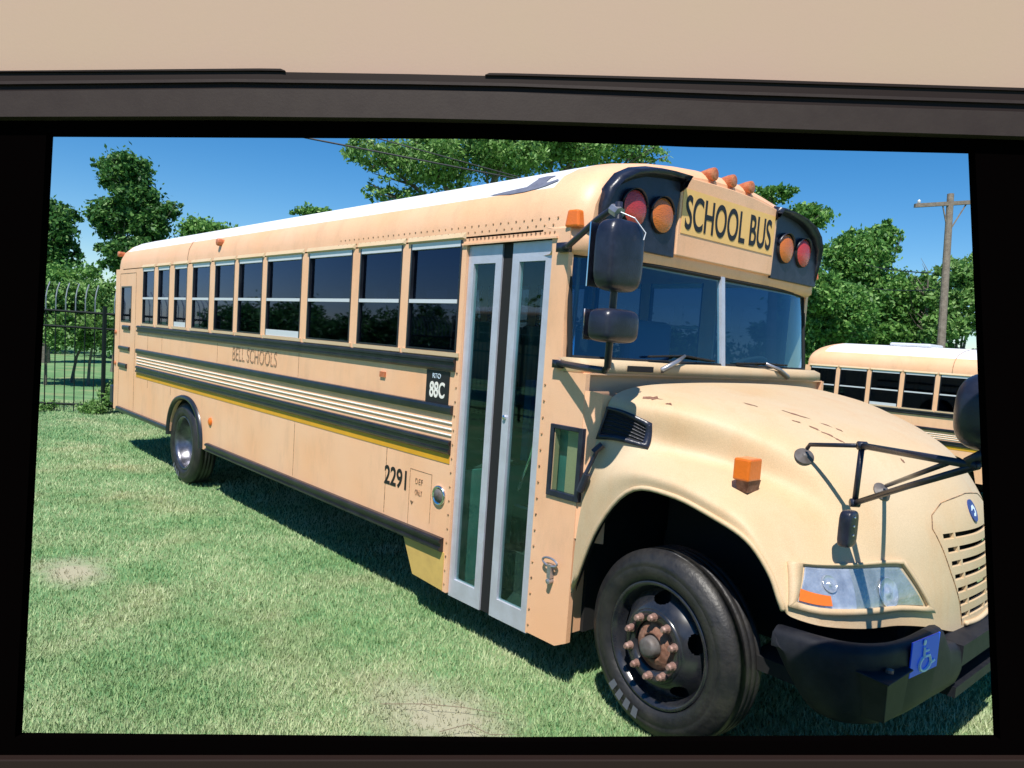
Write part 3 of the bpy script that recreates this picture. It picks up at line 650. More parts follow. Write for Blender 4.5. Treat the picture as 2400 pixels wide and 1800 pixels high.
    m=MB(); m.tube([tuple(hood(7,t)+np.array([0,-.001,0])) for t in np.linspace(0.1,8,40)],.011,8); m.build('fender_lip','hood_paint',ho,smooth=True)
    m=MB(); L=[(-1.4,6.13),(-1.25,5.93),(-.8,5.78),(0,5.72),(.8,5.78),(1.25,5.93),(1.4,6.13),(1.1,6.9),(.8,7.5),(.66,7.97)]
    pts=[]
    for a,b in zip(L[:-1],L[1:]):
        for j in range(6): f=j/6; pts.append(tuple(hn(a[0]+(b[0]-a[0])*f,a[1]+(b[1]-a[1])*f,.001)))
    m.tube(pts,.0022,5); m.build('panel_seam','ink_worn',ho)
    # lip under the grille
    m=MB(); m.tube([tuple(hn(s,7.86,.006)) for s in np.linspace(-.6,.6,16)],.011,8); m.build('grille_lip','hood_paint',ho,smooth=True)
    # emblem
    m=MB(); c=(-.02,6.0); ov=[]
    cen=hn(0,6.02,.004); n_=hn(0,6.02,.104)-cen; n_/=np.linalg.norm(n_); ry=np.array([0,1,0.]); up=np.cross(n_,ry)
    if up[2]<0: up=-up
    loop=[tuple(cen+ry*.040*math.cos(a)+up*.052*math.sin(a)) for a in np.linspace(0,2*math.pi,28,endpoint=False)]
    m.add(loop+[tuple(np.array(p)-n_*.006) for p in loop],[tuple(range(28))]+[(i,(i+1)%28,(i+1)%28+28,i+28) for i in range(28)])
    em=m.build('emblem','emblem_blue',ho)
    m=MB(); sh=[(-.028,.0),(-.012,.020),(.010,.024),(.024,.010),(.024,-.012),(.008,-.026),(-.014,-.022),(-.004,-.012),(.010,-.010),(.012,.004),(.0,.008),(-.010,.002)]
    m.add([tuple(cen+n_*.001+ry*a+up*b*1.1) for a,b in sh],[tuple(range(12))]); m.build('emblem_mark','sign_white',em)
    # headlamps
    for sg_ in (1,-1):
        F=lambda q:[(a*sg_,b) for a,b in q]
        lens=[(5.05,6.17),(2.70,6.57),(2.25,7.42),(5.62,6.98)]
        sp=[(4.05,6.34),(4.2,7.24)]
        ring(F([(5.5,6.05),(2.55,6.45),(1.95,7.62),(6.1,7.28)]),F([(5.12,6.12),(2.62,6.52),(2.15,7.46),(5.7,7.02)]),.017,'headlight','hood_paint',bus); hl=RING[-1]
        m=MB(); m.grid(patch(F([sp[0],lens[1],lens[2],sp[1]]),.003)); m.build('reflector','lamp_cloudy',hl,smooth=True)
        m=MB(); m.grid(patch(F([lens[0],lens[1],lens[2],lens[3]]),.0125)); m.build('lens','lens_glass',hl,smooth=True)
        for (cs,ct,rr_) in ((3.25,6.98,.062),(4.62,6.55,.036)):
            p0=hn(cs*sg_,ct,.0035); nn=Vector(tuple(hn(cs*sg_,ct,.1)-hn(cs*sg_,ct,0))).normalized()
            m=MB(); m.lathe([(rr_,.004),(rr_*.96,.008),(rr_*.90,.004),(rr_*.6,.001),(rr_*.28,.0005),(rr_*.22,.006),(.0005,.008)],(0,0,0),'z',28); bw=m.build('bowl','lamp_clear',hl,smooth=True); bw.location=tuple(p0); bw.rotation_mode='QUATERNION'; bw.rotation_quaternion=nn.to_track_quat('Z','Y')
        m=MB(); m.grid(patch(F([lens[0],sp[0],sp[1],lens[3]]),.0035)); m.build('reflector','lamp_clear',hl,smooth=True)
        m=MB(); m.grid(patch(F([(5.45,6.63),(4.72,6.80),(4.75,7.06),(5.60,6.95)]),.0135,6,6)); m.build('turn_signal','amber_lamp',hl,smooth=True)
        # turn lamp on the fender
        c=hood(4.5*sg_,4.0); cy=c[1]
        x0,z0=9.075,1.225; ys=(.105,.215) if sg_>0 else (W-.215,W-.105)
        if sg_<0: continue
        m=MB(); m.box(x0,x0+.075,ys[0],ys[1]-.01,z0,z0+.092); tl=m.build('turn_lamp','amber_lamp',bus,bevel=.008)
        m=MB(); m.hexa([(x0+.01,ys[0]+.03,z0-.05),(x0+.06,ys[0]+.03,z0-.05),(x0+.06,ys[1],z0-.05),(x0+.01,ys[1],z0-.05),(x0+.01,ys[0]+.015,z0+.001),(x0+.07,ys[0]+.015,z0+.001),(x0+.07,ys[1],z0+.001),(x0+.01,ys[1],z0+.001)]); m.build('lamp_foot','rust',tl)
        # louvred vent
        q=[(3.62,.02),(3.66,1.58),(4.42,1.74),(4.60,.04)]
        ring(F([(3.56,.0),(3.60,1.60),(4.48,1.80),(4.68,.0)]),F([(3.68,.08),(3.76,1.50),(4.34,1.62),(4.54,.10)]),.014,'hood_vent','black_plastic',bus); hv=RING[-1]
        m=MB(); m.grid(patch(F(q),.002)); m.build('vent_recess','black_matte',hv)
        m=MB()
        for i in range(7):
            f=.1+.8*i/6; a=np.array(q[0])*(1-f)+np.array(q[3])*f; b=np.array(q[1])*(1-f)+np.array(q[2])*f
            m.tube([tuple(hn((a[0]+(b[0]-a[0])*g)*sg_,a[1]+(b[1]-a[1])*g,.007)) for g in (0.03,.35,.7,.97)],.0022,4)
        m.build('louvres','black_plastic',hv)
        Y=(lambda y:y) if sg_>0 else (lambda y:W-y)
        m=MB(); m.tube([(8.425,Y(.03),1.275),(8.40,Y(-.0),1.235)],.017,8); m.tube([(8.415,Y(.01),1.25),(8.375,Y(-.015),1.13)],.010,8); m.tube([(8.38,Y(-.012),1.13),(8.345,Y(-.015),1.04)],.018,8); m.build('hood_latch','black_plastic',bus)
    m=MB()
    for i,(s,t,a,b) in enumerate(((2.75,1.23,.14,.20),(2.85,1.67,.05,.07),(1.7,2.4,.04,.17),(1.35,3.17,.07,.24),(1.8,3.4,.05,.07),(1.8,3.7,.04,.10),(1.8,3.93,.04,.11),(1.8,4.17,.035,.09),(1.3,3.67,.03,.10),(1.25,3.9,.03,.08),(1.0,5.0,.03,.06))):
        n=17; r=[.35+1.0*random.random() for _ in range(n)]
        m=MB(); m.add([tuple(hn(s+a*r[k]*math.cos(6.283*k/n),t+b*r[k]*math.sin(6.283*k/n),.0015)) for k in range(n)],[tuple(range(n))]); m.build('paint_chip','rust',ho)

    # ---- bumper
    st=[(9.38,-.015,.722,.64),(9.45,-.018,.727,.55),(9.54,-.014,.73,.46),(9.63,.01,.732,.435),(9.70,.07,.733,.432),(9.745,.16,.733,.432),(9.77,.30,.73,.432),(9.78,.45,.727,.43),(9.785,.58,.722,.427),(9.79,.66,.635,.425),(9.79,.79,.615,.42)]
    st2=[]; A_=np.array(st[:9])
    for k in range(41): st2.append(tuple(_cr(A_,k*8/40)))
    st=st2+st[9:]
    bp_=MB()
    for s in (1,-1):
        rows=[]
        for (x,y,zt,zb) in st:
            # inward normal in plan ~ toward (9.2,.8)
            dx,dy=(9.3-x),(.8-y); L=math.hypot(dx,dy); dx/=L;dy/=L
            prof=[(zt-.012,.08),(zt,.055),(zt-.002,.03),(zt-.012,.010),(zt-.03,.001),(zt-.07,-.004),((zt+zb)/2,-.006),(zb+.07,.0),(zb+.03,.012),(zb+.008,.03),(zb,.06),(zb+.003,.10)]
            rows.append([(x+dx*o,(y+dy*o) if s>0 else W-(y+dy*o),z) for z,o in prof])
        bp_.grid(rows if s>0 else rows[::-1])
    for (z0,z1,x0,x1) in ((.525,.612,9.70,9.795),(.385,.43,9.72,9.785)): bp_.box(x0,x1,.79,W-.79,z0,z1)
    bu=bp_.build('bumper','bumper_black',bus,smooth=False,bevel=0)
    for f in bu.data.polygons: f.use_smooth=True
    k=bu.modifiers.new('e','EDGE_SPLIT'); k.split_angle=RAD(50)
    m=MB(); m.box(9.2,9.70,.15,W-.15,.46,.52); m.build('frame_rail','black_matte',bus)
    m=MB(); m.hexa([(9.69,0.075,0.477),(9.775,0.075,0.487),(9.775,0.235,0.484),(9.74,0.245,0.487),(9.68,0.045,0.644),(9.785,0.04,0.64),(9.785,0.24,0.64),(9.74,0.245,0.644)]); m.hexa([(9.675,0.035,0.646),(9.795,0.025,0.642),(9.795,0.245,0.642),(9.74,0.255,0.646),(9.675,0.035,0.653),(9.795,0.025,0.649),(9.795,0.245,0.649),(9.74,0.255,0.653)])
    bk=m.build('bumper_box','bumper_black',bus,bevel=.006)
    m=MB(); m.lathe([(.014,0),(.014,.012),(.001,.016)],(9.755,.13,.651),'z',8); m.build('bolt','nut',bk)
    # wheelchair sign
    y0,y1,z0,z1=.262,.485,.602,.738; XF=lambda y:9.775+(y-.235)*.08
    m=MB(); m.hexa([(XF(y0)-.006,y0,z0),(XF(y0),y0,z0),(XF(y1),y1,z0),(XF(y1)-.006,y1,z0),(XF(y0)-.006,y0,z1),(XF(y0),y0,z1),(XF(y1),y1,z1),(XF(y1)-.006,y1,z1)]); hsn=m.build('wheelchair_sign','blue_sign',bus,bevel=.002)
    m=MB(); cx=(y0+y1)/2+.005; U=lambda a,b:(XF(cx+a*1.3)+.002,cx+a*1.3,z0-.006+b*.84)
    m.tube([U(.034*math.cos(a)-.004,.052+.034*math.sin(a)) for a in np.linspace(RAD(120),RAD(370),20)],.0058,5); m.tube([U(-.018,.13),U(-.016,.085),U(.018,.083),U(.034,.045),U(.052,.05)],.0068,5); m.tube([U(-.016,.11),U(.012,.108)],.0045,5)
    m.lathe([(.012,0),(.010,.003),(.0005,.004)],U(-.020,.152),'x',14,0,1); m.build('wheelchair_symbol','sign_white',hsn)
    # ---- wheels, axle
    wheel(bus,8.825,.045,.435,.422,steer=RAD(-5)); wheel(bus,2.657,.035,.43,.43,dual=True)
    wheel(bus,8.825,W-.045,.435,.422,s=1,steer=RAD(-5)); wheel(bus,2.657,W-.035,.43,.43,s=1,dual=True)
    m=MB(); m.tube([(8.82,.3,.43),(8.82,W-.3,.43)],.06,8); m.tube([(2.657,.3,.43),(2.657,W-.3,.43)],.09,8); m.box(.3,9.3,.75,.85,.55,.75); m.box(.3,9.3,1.55,1.65,.55,.75); m.box(4.2,6.2,.5,1.9,.45,.8); m.build('chassis','black_matte',bus)
    m=MB(); a=arch(2.77,.485,.47,.43); a2=arch(2.77,.53,.47,.475)
    xs=[2.77+.485*math.cos(t) for t in np.linspace(0,math.pi,26)]
    P=[];Q=[]
    for k,t in enumerate(np.linspace(0,math.pi,26)):
        c,s=math.cos(t),math.sin(t); e=lambda v:math.copysign(abs(v)**.87,v)
        P.append([(2.77+r*e(c),yy,.47+rz*e(s)) for (r,rz,yy) in ((.53,.475,-.003),(.52,.465,-.03),(.495,.44,-.035),(.482,.427,-.01),(.482,.427,.35))])
    m.grid(P); m.build('arch_trim','black_rail',bus,smooth=True)
    m=MB(); m.grid([[(2.77+.482*math.cos(t),y,.47+.427*math.sin(t)) for y in (.03,.6)] for t in np.linspace(0,math.pi,16)]); m.add([(2.28,.6,.4),(3.26,.6,.4),(3.26,.6,.92),(2.28,.6,.92)],[(0,1,2,3)]); m.build('wheel_well','black_matte',bus)
# ---------------------------------------------------------------- ground
def sm(t): t=np.clip(t,0,1); return t*t*(3-2*t)
def gz(x,y):
    x=np.asarray(x,float);y=np.asarray(y,float)
    return -.64*sm((y-3.2)/4.5)*sm((x+3)/5) + .02*np.sin(x*.8+y*.5)*sm((np.hypot(x-6,y)-9)/8)
def ground():
    xs=np.unique(np.concatenate([np.linspace(-300,-20,15),np.linspace(-20,20,81),np.linspace(20,300,12)])); ys=xs.copy()
    X,Y=np.meshgrid(xs,ys,indexing='ij'); Z=gz(X,Y)
    m=MB(); m.grid([[(float(X[i,j]),float(Y[i,j]),float(Z[i,j])) for j in range(len(ys))] for i in range(len(xs))][::-1])
    o=m.build('ground','ground',None,smooth=True); tag(o,kind='structure'); return o
gm=bpy.data.materials.new('ground'); gm.use_nodes=True; MAT['ground']=gm; t=gm.node_tree; b=t.nodes['Principled BSDF']; b.inputs['Roughness'].default_value=.95; b.inputs['Specular IOR Level'].default_value=.1
def grasscol(t,b,cols,dry=(.34,.28,.15),dirt=True):
    N=t.nodes.new; g=N('ShaderNodeNewGeometry')
    def noise(s,d=4,r=.6):
        n=N('ShaderNodeTexNoise'); n.inputs['Scale'].default_value=s; n.inputs['Detail'].default_value=d; n.inputs['Roughness'].default_value=r; t.links.new(g.outputs['Position'],n.inputs['Vector']); return n
    def mix(fac,a,c):
        m=N('ShaderNodeMix'); m.data_type='RGBA'
        for i,v in ((6,a),(7,c)):
            if isinstance(v,tuple): m.inputs[i].default_value=(*v,1)
            else: t.links.new(v,m.inputs[i])
        t.links.new(fac,m.inputs[0]); return m.outputs[2]
    def rng_(n,a,b_,c=0,d=1):
        m=N('ShaderNodeMapRange'); m.inputs[1].default_value=a; m.inputs[2].default_value=b_; m.inputs[3].default_value=c; m.inputs[4].default_value=d; t.links.new(n,m.inputs[0]); return m.outputs[0]
    c=mix(rng_(noise(14,6,.7).outputs[0],.35,.65),cols[0],cols[1])
    c=mix(rng_(noise(1.1,5,.65).outputs[0],.42,.66),c,cols[2])
    c=mix(rng_(noise(.9,4,.6).outputs[0],.52,.74,0,.55),c,dry)
    if dirt:
        for (x,y,r,sx) in ((8.15,-.62,.30,1.7),(5.2,-1.5,.22,1.7)):
            v=N('ShaderNodeVectorMath'); v.operation='SUBTRACT'; v.inputs[1].default_value=(x,y,0); t.links.new(g.outputs['Position'],v.inputs[0])
            v2=N('ShaderNodeVectorMath'); v2.operation='MULTIPLY'; v2.inputs[1].default_value=(1/(r*sx),1/r,0); t.links.new(v.outputs[0],v2.inputs[0])
            l=N('ShaderNodeVectorMath'); l.operation='LENGTH'; t.links.new(v2.outputs[0],l.inputs[0])
            ad=N('ShaderNodeMath'); ad.operation='MULTIPLY_ADD'; ad.inputs[1].default_value=1.6; t.links.new(noise(5,5,.7).outputs[0],ad.inputs[0]); t.links.new(l.outputs['Value'],ad.inputs[2])
            c=mix(rng_(ad.outputs[0],1.1,2.0,.8,0),c,(.40,.36,.27))
    t.links.new(c,b.inputs['Base Color'])
grasscol(t,b,((.08,.18,.075),(.14,.28,.12),(.19,.30,.14)))
ground()
gb=bpy.data.materials.new('blades'); gb.use_nodes=True; MAT['blades']=gb; t=gb.node_tree; b=t.nodes['Principled BSDF']; b.inputs['Roughness'].default_value=.6; b.inputs['Specular IOR Level'].default_value=.25
grasscol(t,b,((.17,.30,.12),(.34,.47,.22),(.46,.52,.30)),dry=(.58,.53,.37))
def blades():
    n=500000; V=[];
    # sample by distance from the camera so that density falls with range
    d=2.6+16*rng.random(n)**1.9; a=rng.uniform(-.66,.66,n)
    fx,fy=CF.x,CF.y; L=math.hypot(fx,fy); fx/=L;fy/=L
    lat=np.tan(a)*d
    x=CAMP.x+fx*d+fy*lat*1; y=CAMP.y+fy*d-fx*lat
    # right of view = (fy,-fx); keep the lawn only
    k=(x>-5.5)&((y<2.6)|(x<0)|(x>8.5)); x=x[k];y=y[k];d=d[k]; n=len(x)
    bald=np.zeros(n)
    for (cx,cy,r,sx) in ((8.15,-.62,.30,1.7),(5.2,-1.5,.22,1.7)):
        bald=np.maximum(bald,np.exp(-(((x-cx)/(r*sx))**2+((y-cy)/r)**2)*1.2))
    kk=rng.random(n)>bald*.9; x=x[kk];y=y[kk];d=d[kk]; n=len(x)
    z=gz(x,y); h=rng.uniform(.010,.032,n)*(1+.03*d); wd=rng.uniform(.0018,.0036,n)*(.75+.16*d); th=rng.uniform(0,2*math.pi,n); ln=rng.uniform(.1,.9,n)*h; th2=rng.uniform(0,2*math.pi,n)
    vs=np.empty((n,3,3)); cx,sx=np.cos(th)*wd,np.sin(th)*wd
    vs[:,0]=np.stack([x-cx,y-sx,z-.003],1); vs[:,1]=np.stack([x+cx,y+sx,z-.003],1); vs[:,2]=np.stack([x+np.cos(th2)*ln,y+np.sin(th2)*ln,z+h],1)
    return vs.reshape(-1,3)
def trimesh(name,vs,material,k=3,smooth=False,parent=None,fac=None):
    n=len(vs)//k; me=bpy.data.meshes.new(name); me.vertices.add(len(vs)); me.vertices.foreach_set('co',vs.astype(np.float32).ravel()); me.loops.add(len(vs)); me.loops.foreach_set('vertex_index',np.arange(len(vs),dtype=np.int32)); me.polygons.add(n); me.polygons.foreach_set('loop_start',np.arange(0,len(vs),k,dtype=np.int32)); me.polygons.foreach_set('loop_total',np.full(n,k,dtype=np.int32))
    me.materials.append(MAT[material]); me.update(); me.validate(); o=bpy.data.objects.new(name,me); COL.objects.link(o)
    if parent:o.parent=parent
    return o
o=trimesh('grass',blades(),'blades'); tag(o,'short mown green grass with pale dry patches on the lawn','grass',kind='stuff')
def twig(label,pts):
    m=MB(); m.tube(pts,[.0019]*(len(pts)-1)+[.0008],4); a,b=Vector(pts[1]),Vector(pts[2]); m.tube([tuple(a),tuple((a+b)/2+Vector((.03,-.05,.012)))],[.0014,.0007],4); o=m.build('twig','twig',None); tag(o,label,'twig','dry twigs lying on the lawn')
mat('twig',(.16,.12,.08),.8)
twig('long thin dry twig lying on the bare patch left of the front tyre',[(7.93,-.80,.03),(8.06,-.66,.045),(8.18,-.52,.04),(8.36,-.36,.03)])
twig('short crooked dry twig on the grass, nearest the front tyre',[(8.28,-.72,.03),(8.33,-.60,.05),(8.43,-.56,.035),(8.50,-.44,.03)])
# ---------------------------------------------------------------- trees
def leafmat(name,a,b_,c,trans=.35):
    m=bpy.data.materials.new(name); m.use_nodes=True; t=m.node_tree; b=t.nodes['Principled BSDF']; N=t.nodes.new
    g=N('ShaderNodeNewGeometry'); r=N('ShaderNodeValToRGB'); r.color_ramp.elements[0].color=(*a,1); r.color_ramp.elements[1].color=(*c,1); e=r.color_ramp.elements.new(.5); e.color=(*b_,1)
    t.links.new(g.outputs['Random Per Island'],r.inputs[0]); t.links.new(r.outputs[0],b.inputs['Base Color']); b.inputs['Roughness'].default_value=.5; b.inputs['Specular IOR Level'].default_value=.35
    tr=N('ShaderNodeBsdfTranslucent'); t.links.new(r.outputs[0],tr.inputs[0]); mx=N('ShaderNodeMixShader'); mx.inputs[0].default_value=trans; out=[k for k in t.nodes if k.type=='OUTPUT_MATERIAL'][0]
    t.links.new(b.outputs[0],mx.inputs[1]); t.links.new(tr.outputs[0],mx.inputs[2]); t.links.new(mx.outputs[0],out.inputs[0]); MAT[name]=m
leafmat('leaf_dark',(.022,.08,.022),(.06,.18,.04),(.17,.33,.08))
leafmat('leaf_mid',(.045,.14,.03),(.12,.29,.06),(.28,.48,.13))
leafmat('leaf_light',(.08,.18,.04),(.17,.33,.08),(.32,.50,.18))
mat('bark',(.10,.085,.07),.9,col2=(.19,.17,.14),nscale=12,bump=.6,bscale=25)
def leaves(blobs,n,size,clump=26,fill=.55):
    out=[]; vol=np.array([b[3]*b[3]*b[4] for b in blobs]); vol/=vol.sum()
    for b,vf in zip(blobs,vol):
        nb=int(n*vf); nc=max(4,nb//clump)
        u=rng.normal(size=(nc,3)); u/=np.linalg.norm(u,axis=1)[:,None]; r=rng.random(nc)**(1/3.)*(1-fill)+fill*rng.random(nc)**.35
        r*=rng.uniform(.82,1.12,nc)
        c=np.array(b[:3])+u*r[:,None]*np.array([b[3],b[3],b[4]])*.86
        idx=rng.integers(0,nc,nb); cs=rng.uniform(.04,.10,nc)*(b[3]+b[4])*1.0
        dirs=rng.normal(size=(nc,3)); dirs[:,2]*=.5
        off=rng.normal(size=(nb,3))*cs[idx][:,None]*np.array([1,1,.7])+dirs[idx]*rng.normal(size=(nb,1))*cs[idx][:,None]*.5
        out.append(c[idx]+off)
    c=np.concatenate(out); n=len(c); s=size*rng.uniform(.6,1.35,n)
    a=rng.normal(size=(n,3)); a/=np.linalg.norm(a,axis=1)[:,None]; q=rng.normal(size=(n,3)); q[:,2]+=.6; bb=np.cross(a,q); bb/=np.linalg.norm(bb,axis=1)[:,None]+1e-9
    vs=np.empty((n,4,3)); vs[:,0]=c-a*s[:,None]; vs[:,1]=c-bb*s[:,None]*.5; vs[:,2]=c+a*s[:,None]; vs[:,3]=c+bb*s[:,None]*.5
    return vs.reshape(-1,3)
def tree(name,label,cat,base,blobs,n,size,material,group=None,tr=.16):
    bz=float(gz(base[0],base[1])); root=empty(name,(base[0],base[1],bz)); tag(root,label,cat,group)
    O=np.array([base[0],base[1],bz]); ext=[]
    for b in blobs:
        for k in range(5):
            v=rng.normal(size=3); v/=np.linalg.norm(v); v[2]=v[2]*.8; rr=rng.uniform(.28,.46); ext.append((b[0]+v[0]*b[3]*.9,b[1]+v[1]*b[3]*.9,b[2]+v[2]*b[4]*.9,b[3]*rr,b[4]*rr))
    vs=leaves([(b[0],b[1],b[2],b[3]*.94,b[4]*.94) for b in blobs]+ext,int(n*1.1),size)-O; trimesh('crown',vs,material,4,parent=root)
    m=MB(); bl=sorted(blobs,key=lambda b:b[2]); lo=bl[0]; c0=np.array([np.mean([b[0] for b in blobs]),np.mean([b[1] for b in blobs]),lo[2]])-O
    fork=c0*.75; fork[2]=max(.3,(lo[2]-bz)*.8)
    m.tube([(0,0,-.1),tuple(fork*np.array([.3,.3,.5])),tuple(fork)],[tr*1.3,tr,tr*.8],9)
    for b in blobs:
        e=np.array(b[:3])-O; mid=(fork+e)/2+rng.normal(size=3)*.12
        m.tube([tuple(fork),tuple(mid),tuple(e)],[tr*.55,tr*.35,tr*.12],6)
        for k in range(5):
            v=rng.normal(size=3); v/=np.linalg.norm(v); m.tube([tuple(mid+(e-mid)*rng.random()),tuple(e+v*np.array([b[3],b[3],b[4]])*.85)],[tr*.18,tr*.04],5)
    m.build('trunk','bark',root); return root
G1='trees standing beyond the fence'
tree('tree','dark tree at the left edge, partly cut off by the frame','tree',(-17.5,2.2),[(-17.45,2.45,4.4,.7,1.0),(-17.9,2.0,4.3,.75,.8),(-17.6,2.3,3.5,.8,.7),(-17.6,2.0,2.6,.9,.6)],13000,.085,'leaf_dark',G1)
tree('tree','tall dark green tree with a leaning bushy crown behind the rear of the bus','tree',(-13.9,3.5),[(-13.85,3.6,5.95,.85,.6),(-13.6,3.9,5.2,.75,.6),(-14.0,3.3,4.6,.8,.7),(-13.3,4.1,4.4,.7,.7),(-13.55,3.75,3.5,.9,.7),(-13.0,4.6,4.9,.45,.3),(-12.9,4.5,3.4,.6,.6)],30000,.07,'leaf_dark',G1)
tree('tree','low tree whose top shows over the rear end of the bus roof','tree',(-15.9,7.2),[(-16.28,6.76,4.77,1.12,.52),(-15.46,7.65,4.63,.89,.52),(-15.8,7.3,3.6,1.3,.7)],12000,.08,'leaf_mid',G1)
tree('tree','small tree top just peeping over the middle of the bus roof','tree',(-13.5,9.9),[(-13.83,9.59,5.69,.74,.27),(-13.26,10.2,5.45,.74,.33),(-13.5,9.9,4.6,1.0,.5)],9000,.08,'leaf_mid',G1)
tree('tree','large light green tree with drooping branches above the bus roof','tree',(-4.4,10.2),[(-6.33,7.48,6.19,.98,.49),(-5.37,8.54,6.13,1.41,.82),(-4.18,9.92,6.58,1.63,.92),(-2.74,11.54,6.78,1.63,.65),(-6.09,7.64,5.29,.54,.38),(-5.6,8.2,5.1,.6,.4),(-1.72,12.67,6.72,.76,.24),(-4.2,9.9,7.6,2.2,.8)],42000,.062,'leaf_light',G1,tr=.22)
tree('tree','thin tree with a few leafy twigs behind the front corner of the bus roof','tree',(-.9,18.3),[(-1.13,17.8,6.55,.76,.22),(-.31,18.64,6.0,.72,.40),(-1.69,17.14,6.32,.6,.4),(-.7,18.2,4.9,.8,.5)],9000,.075,'leaf_mid',G1)
tree('tree','bushy bright green tree directly right of the windshield','tree',(-1.7,21.3),[(-1.95,21.22,5.23,.86,.86),(-1.51,21.53,3.83,1.43,1.15),(-1.75,21.1,2.51,1.29,.9),(-.6,22.2,3.4,1.2,1.1),(-1.2,21.7,1.4,1.5,.9)],44000,.08,'leaf_mid',G1)
tree('tree','tallest dense green tree left of the utility pole','tree',(-.9,25.2),[(-1.51,24.74,5.5,1.31,1.16),(-1.08,25.32,6.32,.93,.62),(-.84,25.31,4.17,1.7,1.24),(-1.41,24.49,2.71,1.7,1.1),(-.03,26.11,3.32,1.2,1.4),(.4,26.5,4.4,.8,.8),(.2,25.6,1.8,1.4,1.0)],60000,.088,'leaf_mid',G1)
tree('tree','open leafy tree behind the utility pole with pale stems showing','tree',(2.3,24.4),[(1.99,24.05,4.89,.76,.62),(2.34,24.3,3.82,.96,1.1),(1.93,23.73,2.95,.82,.69),(2.41,24.56,5.34,.48,.41),(3.2,25.2,4.2,1.0,1.0),(2.0,24.2,1.7,1.3,.9)],16000,.09,'leaf_light',G1,tr=.10)
def bare():
    root=empty('bare_tree',(.75,25.2,-.64)); tag(root,'leafless grey twiggy treetop between the green trees','tree')
    m=MB(); m.tube([(0,0,0),(.1,.1,3.5),(0,.05,5.6)],[.12,.08,.02],7); m.build('trunk','bark',root); m=MB()
    for k in range(26):
        z=3.6+2.2*random.random(); a=random.uniform(0,6.28); l=random.uniform(.4,1.0); m.tube([(0,.08,z),(.4*l*math.cos(a),.4*l*math.sin(a),z+.35*l),(.75*l*math.cos(a+.4),.75*l*math.sin(a+.4),z+.9*l)],[.02,.012,.005],4)
    m.build('twigs','bark',root)
bare()
GB='bushes growing behind the picket fence'
for lb,bs,n in (('pale bush behind the left part of the fence',[(-9.16,.82,1.97,.58,.44),(-8.84,1.11,1.3,.6,.55),(-9.3,.5,1.5,.6,.5)],9000),
  ('light green bush behind the fence just left of the bus',[(-9.08,1.67,2.05,.6,.6),(-8.67,2.04,1.38,.6,.6),(-9.2,1.6,1.3,.6,.5)],9000),
  ('tall overgrown bush rising between fence and trees',[(-9.99,1.49,2.5,.93,.46),(-10.2,1.2,1.6,1.0,.8),(-10.0,2.3,1.9,.9,.8),(-9.9,3.2,2.2,.9,.9)],14000)):
    tree('bush',lb,'bush',(bs[0][0],bs[0][1]),bs,n,.05,'leaf_light' if n<10000 else 'leaf_mid',GB,tr=.03)
vs=leaves([(-4.0+.45*k+.1*math.sin(k*3),-.1+.68*k,.08,.28,.10+.09*(k==1)) for k in range(-4,5)]+[(-3.55,.85,.3,.25,.3)],7000,.028)
o=trimesh('weeds',vs,'leaf_light',4); tag(o,'leafy weeds along the foot of the picket fence','weeds',kind='stuff')
vs=leaves([(-22+3.0*k,6+3.2*k,1.4,2.4,1.6) for k in range(-3,12)],60000,.12)
o=trimesh('far_wood',vs,'leaf_dark',4); tag(o,'dark far-off wood closing the view behind the trees','wood',kind='stuff')
vs=leaves([(-62+4.5*k,-25-1.5*math.sin(k),1.6,3.0,1.9+.7*math.sin(k*2.1)) for k in range(16)],40000,.2)
o=trimesh('far_wood',vs,'leaf_dark',4); tag(o,'dark line of trees across the lawn, mirrored in the side windows','wood',kind='stuff')
# ---------------------------------------------------------------- fence
mat('fence_black',(.006,.012,.011),.7,spec=.2)
mat('fence_grey',(.16,.19,.22),.5)
def fence(label,p0,dx,dy,n,gap=.152,H=1.95,panel=16,curve=1,top='fence_grey'):
    root=empty('picket_fence',(p0[0],p0[1],0)); tag(root,label,'fence')
    L=gap*n; at=lambda k:(dx*gap*k,dy*gap*k); nx,ny=-dy*curve,dx*curve
    z=lambda k:float(gz(p0[0]+dx*gap*k,p0[1]+dy*gap*k))
    m=MB()
    for zz,r in ((1.72,.022),(1.46,.020),(.14,.020)):
        m=MB()
        for k in range(0,n,4): a=at(k);b=at(min(k+4,n)); m.tube([(a[0],a[1],z(k)+zz),(b[0],b[1],z(min(k+4,n))+zz)],r,5)
        m.build('rail','fence_black',root)
    for k in range(n+1):
        a=at(k); zz=z(k); m=MB(); 
        if k%panel==0: m.tube([(a[0],a[1],zz-.05),(a[0],a[1],zz+1.85)],.035,6); m.build('post','fence_black',root); continue
        m.tube([(a[0],a[1],zz+.02),(a[0],a[1],zz+1.74)],.0095,5)
        m.tube([(a[0],a[1],zz+1.74),(a[0],a[1],zz+1.95),(a[0]+nx*.05,a[1]+ny*.05,zz+2.08),(a[0]+nx*.15,a[1]+ny*.15,zz+2.2)],.0105,5,m=1)
        m.build('picket',['fence_black',top],root)
    return root
u=Vector((.50,.866)).normalized()
fence('black steel picket fence with curved grey tips behind the rear of the bus',(-3.95-u.x*4,-.05-u.y*4),u.x,u.y,84)
fence('black picket fence reflected in the side windows, across the lawn from the bus',(-6,-8.2),1,0,90)
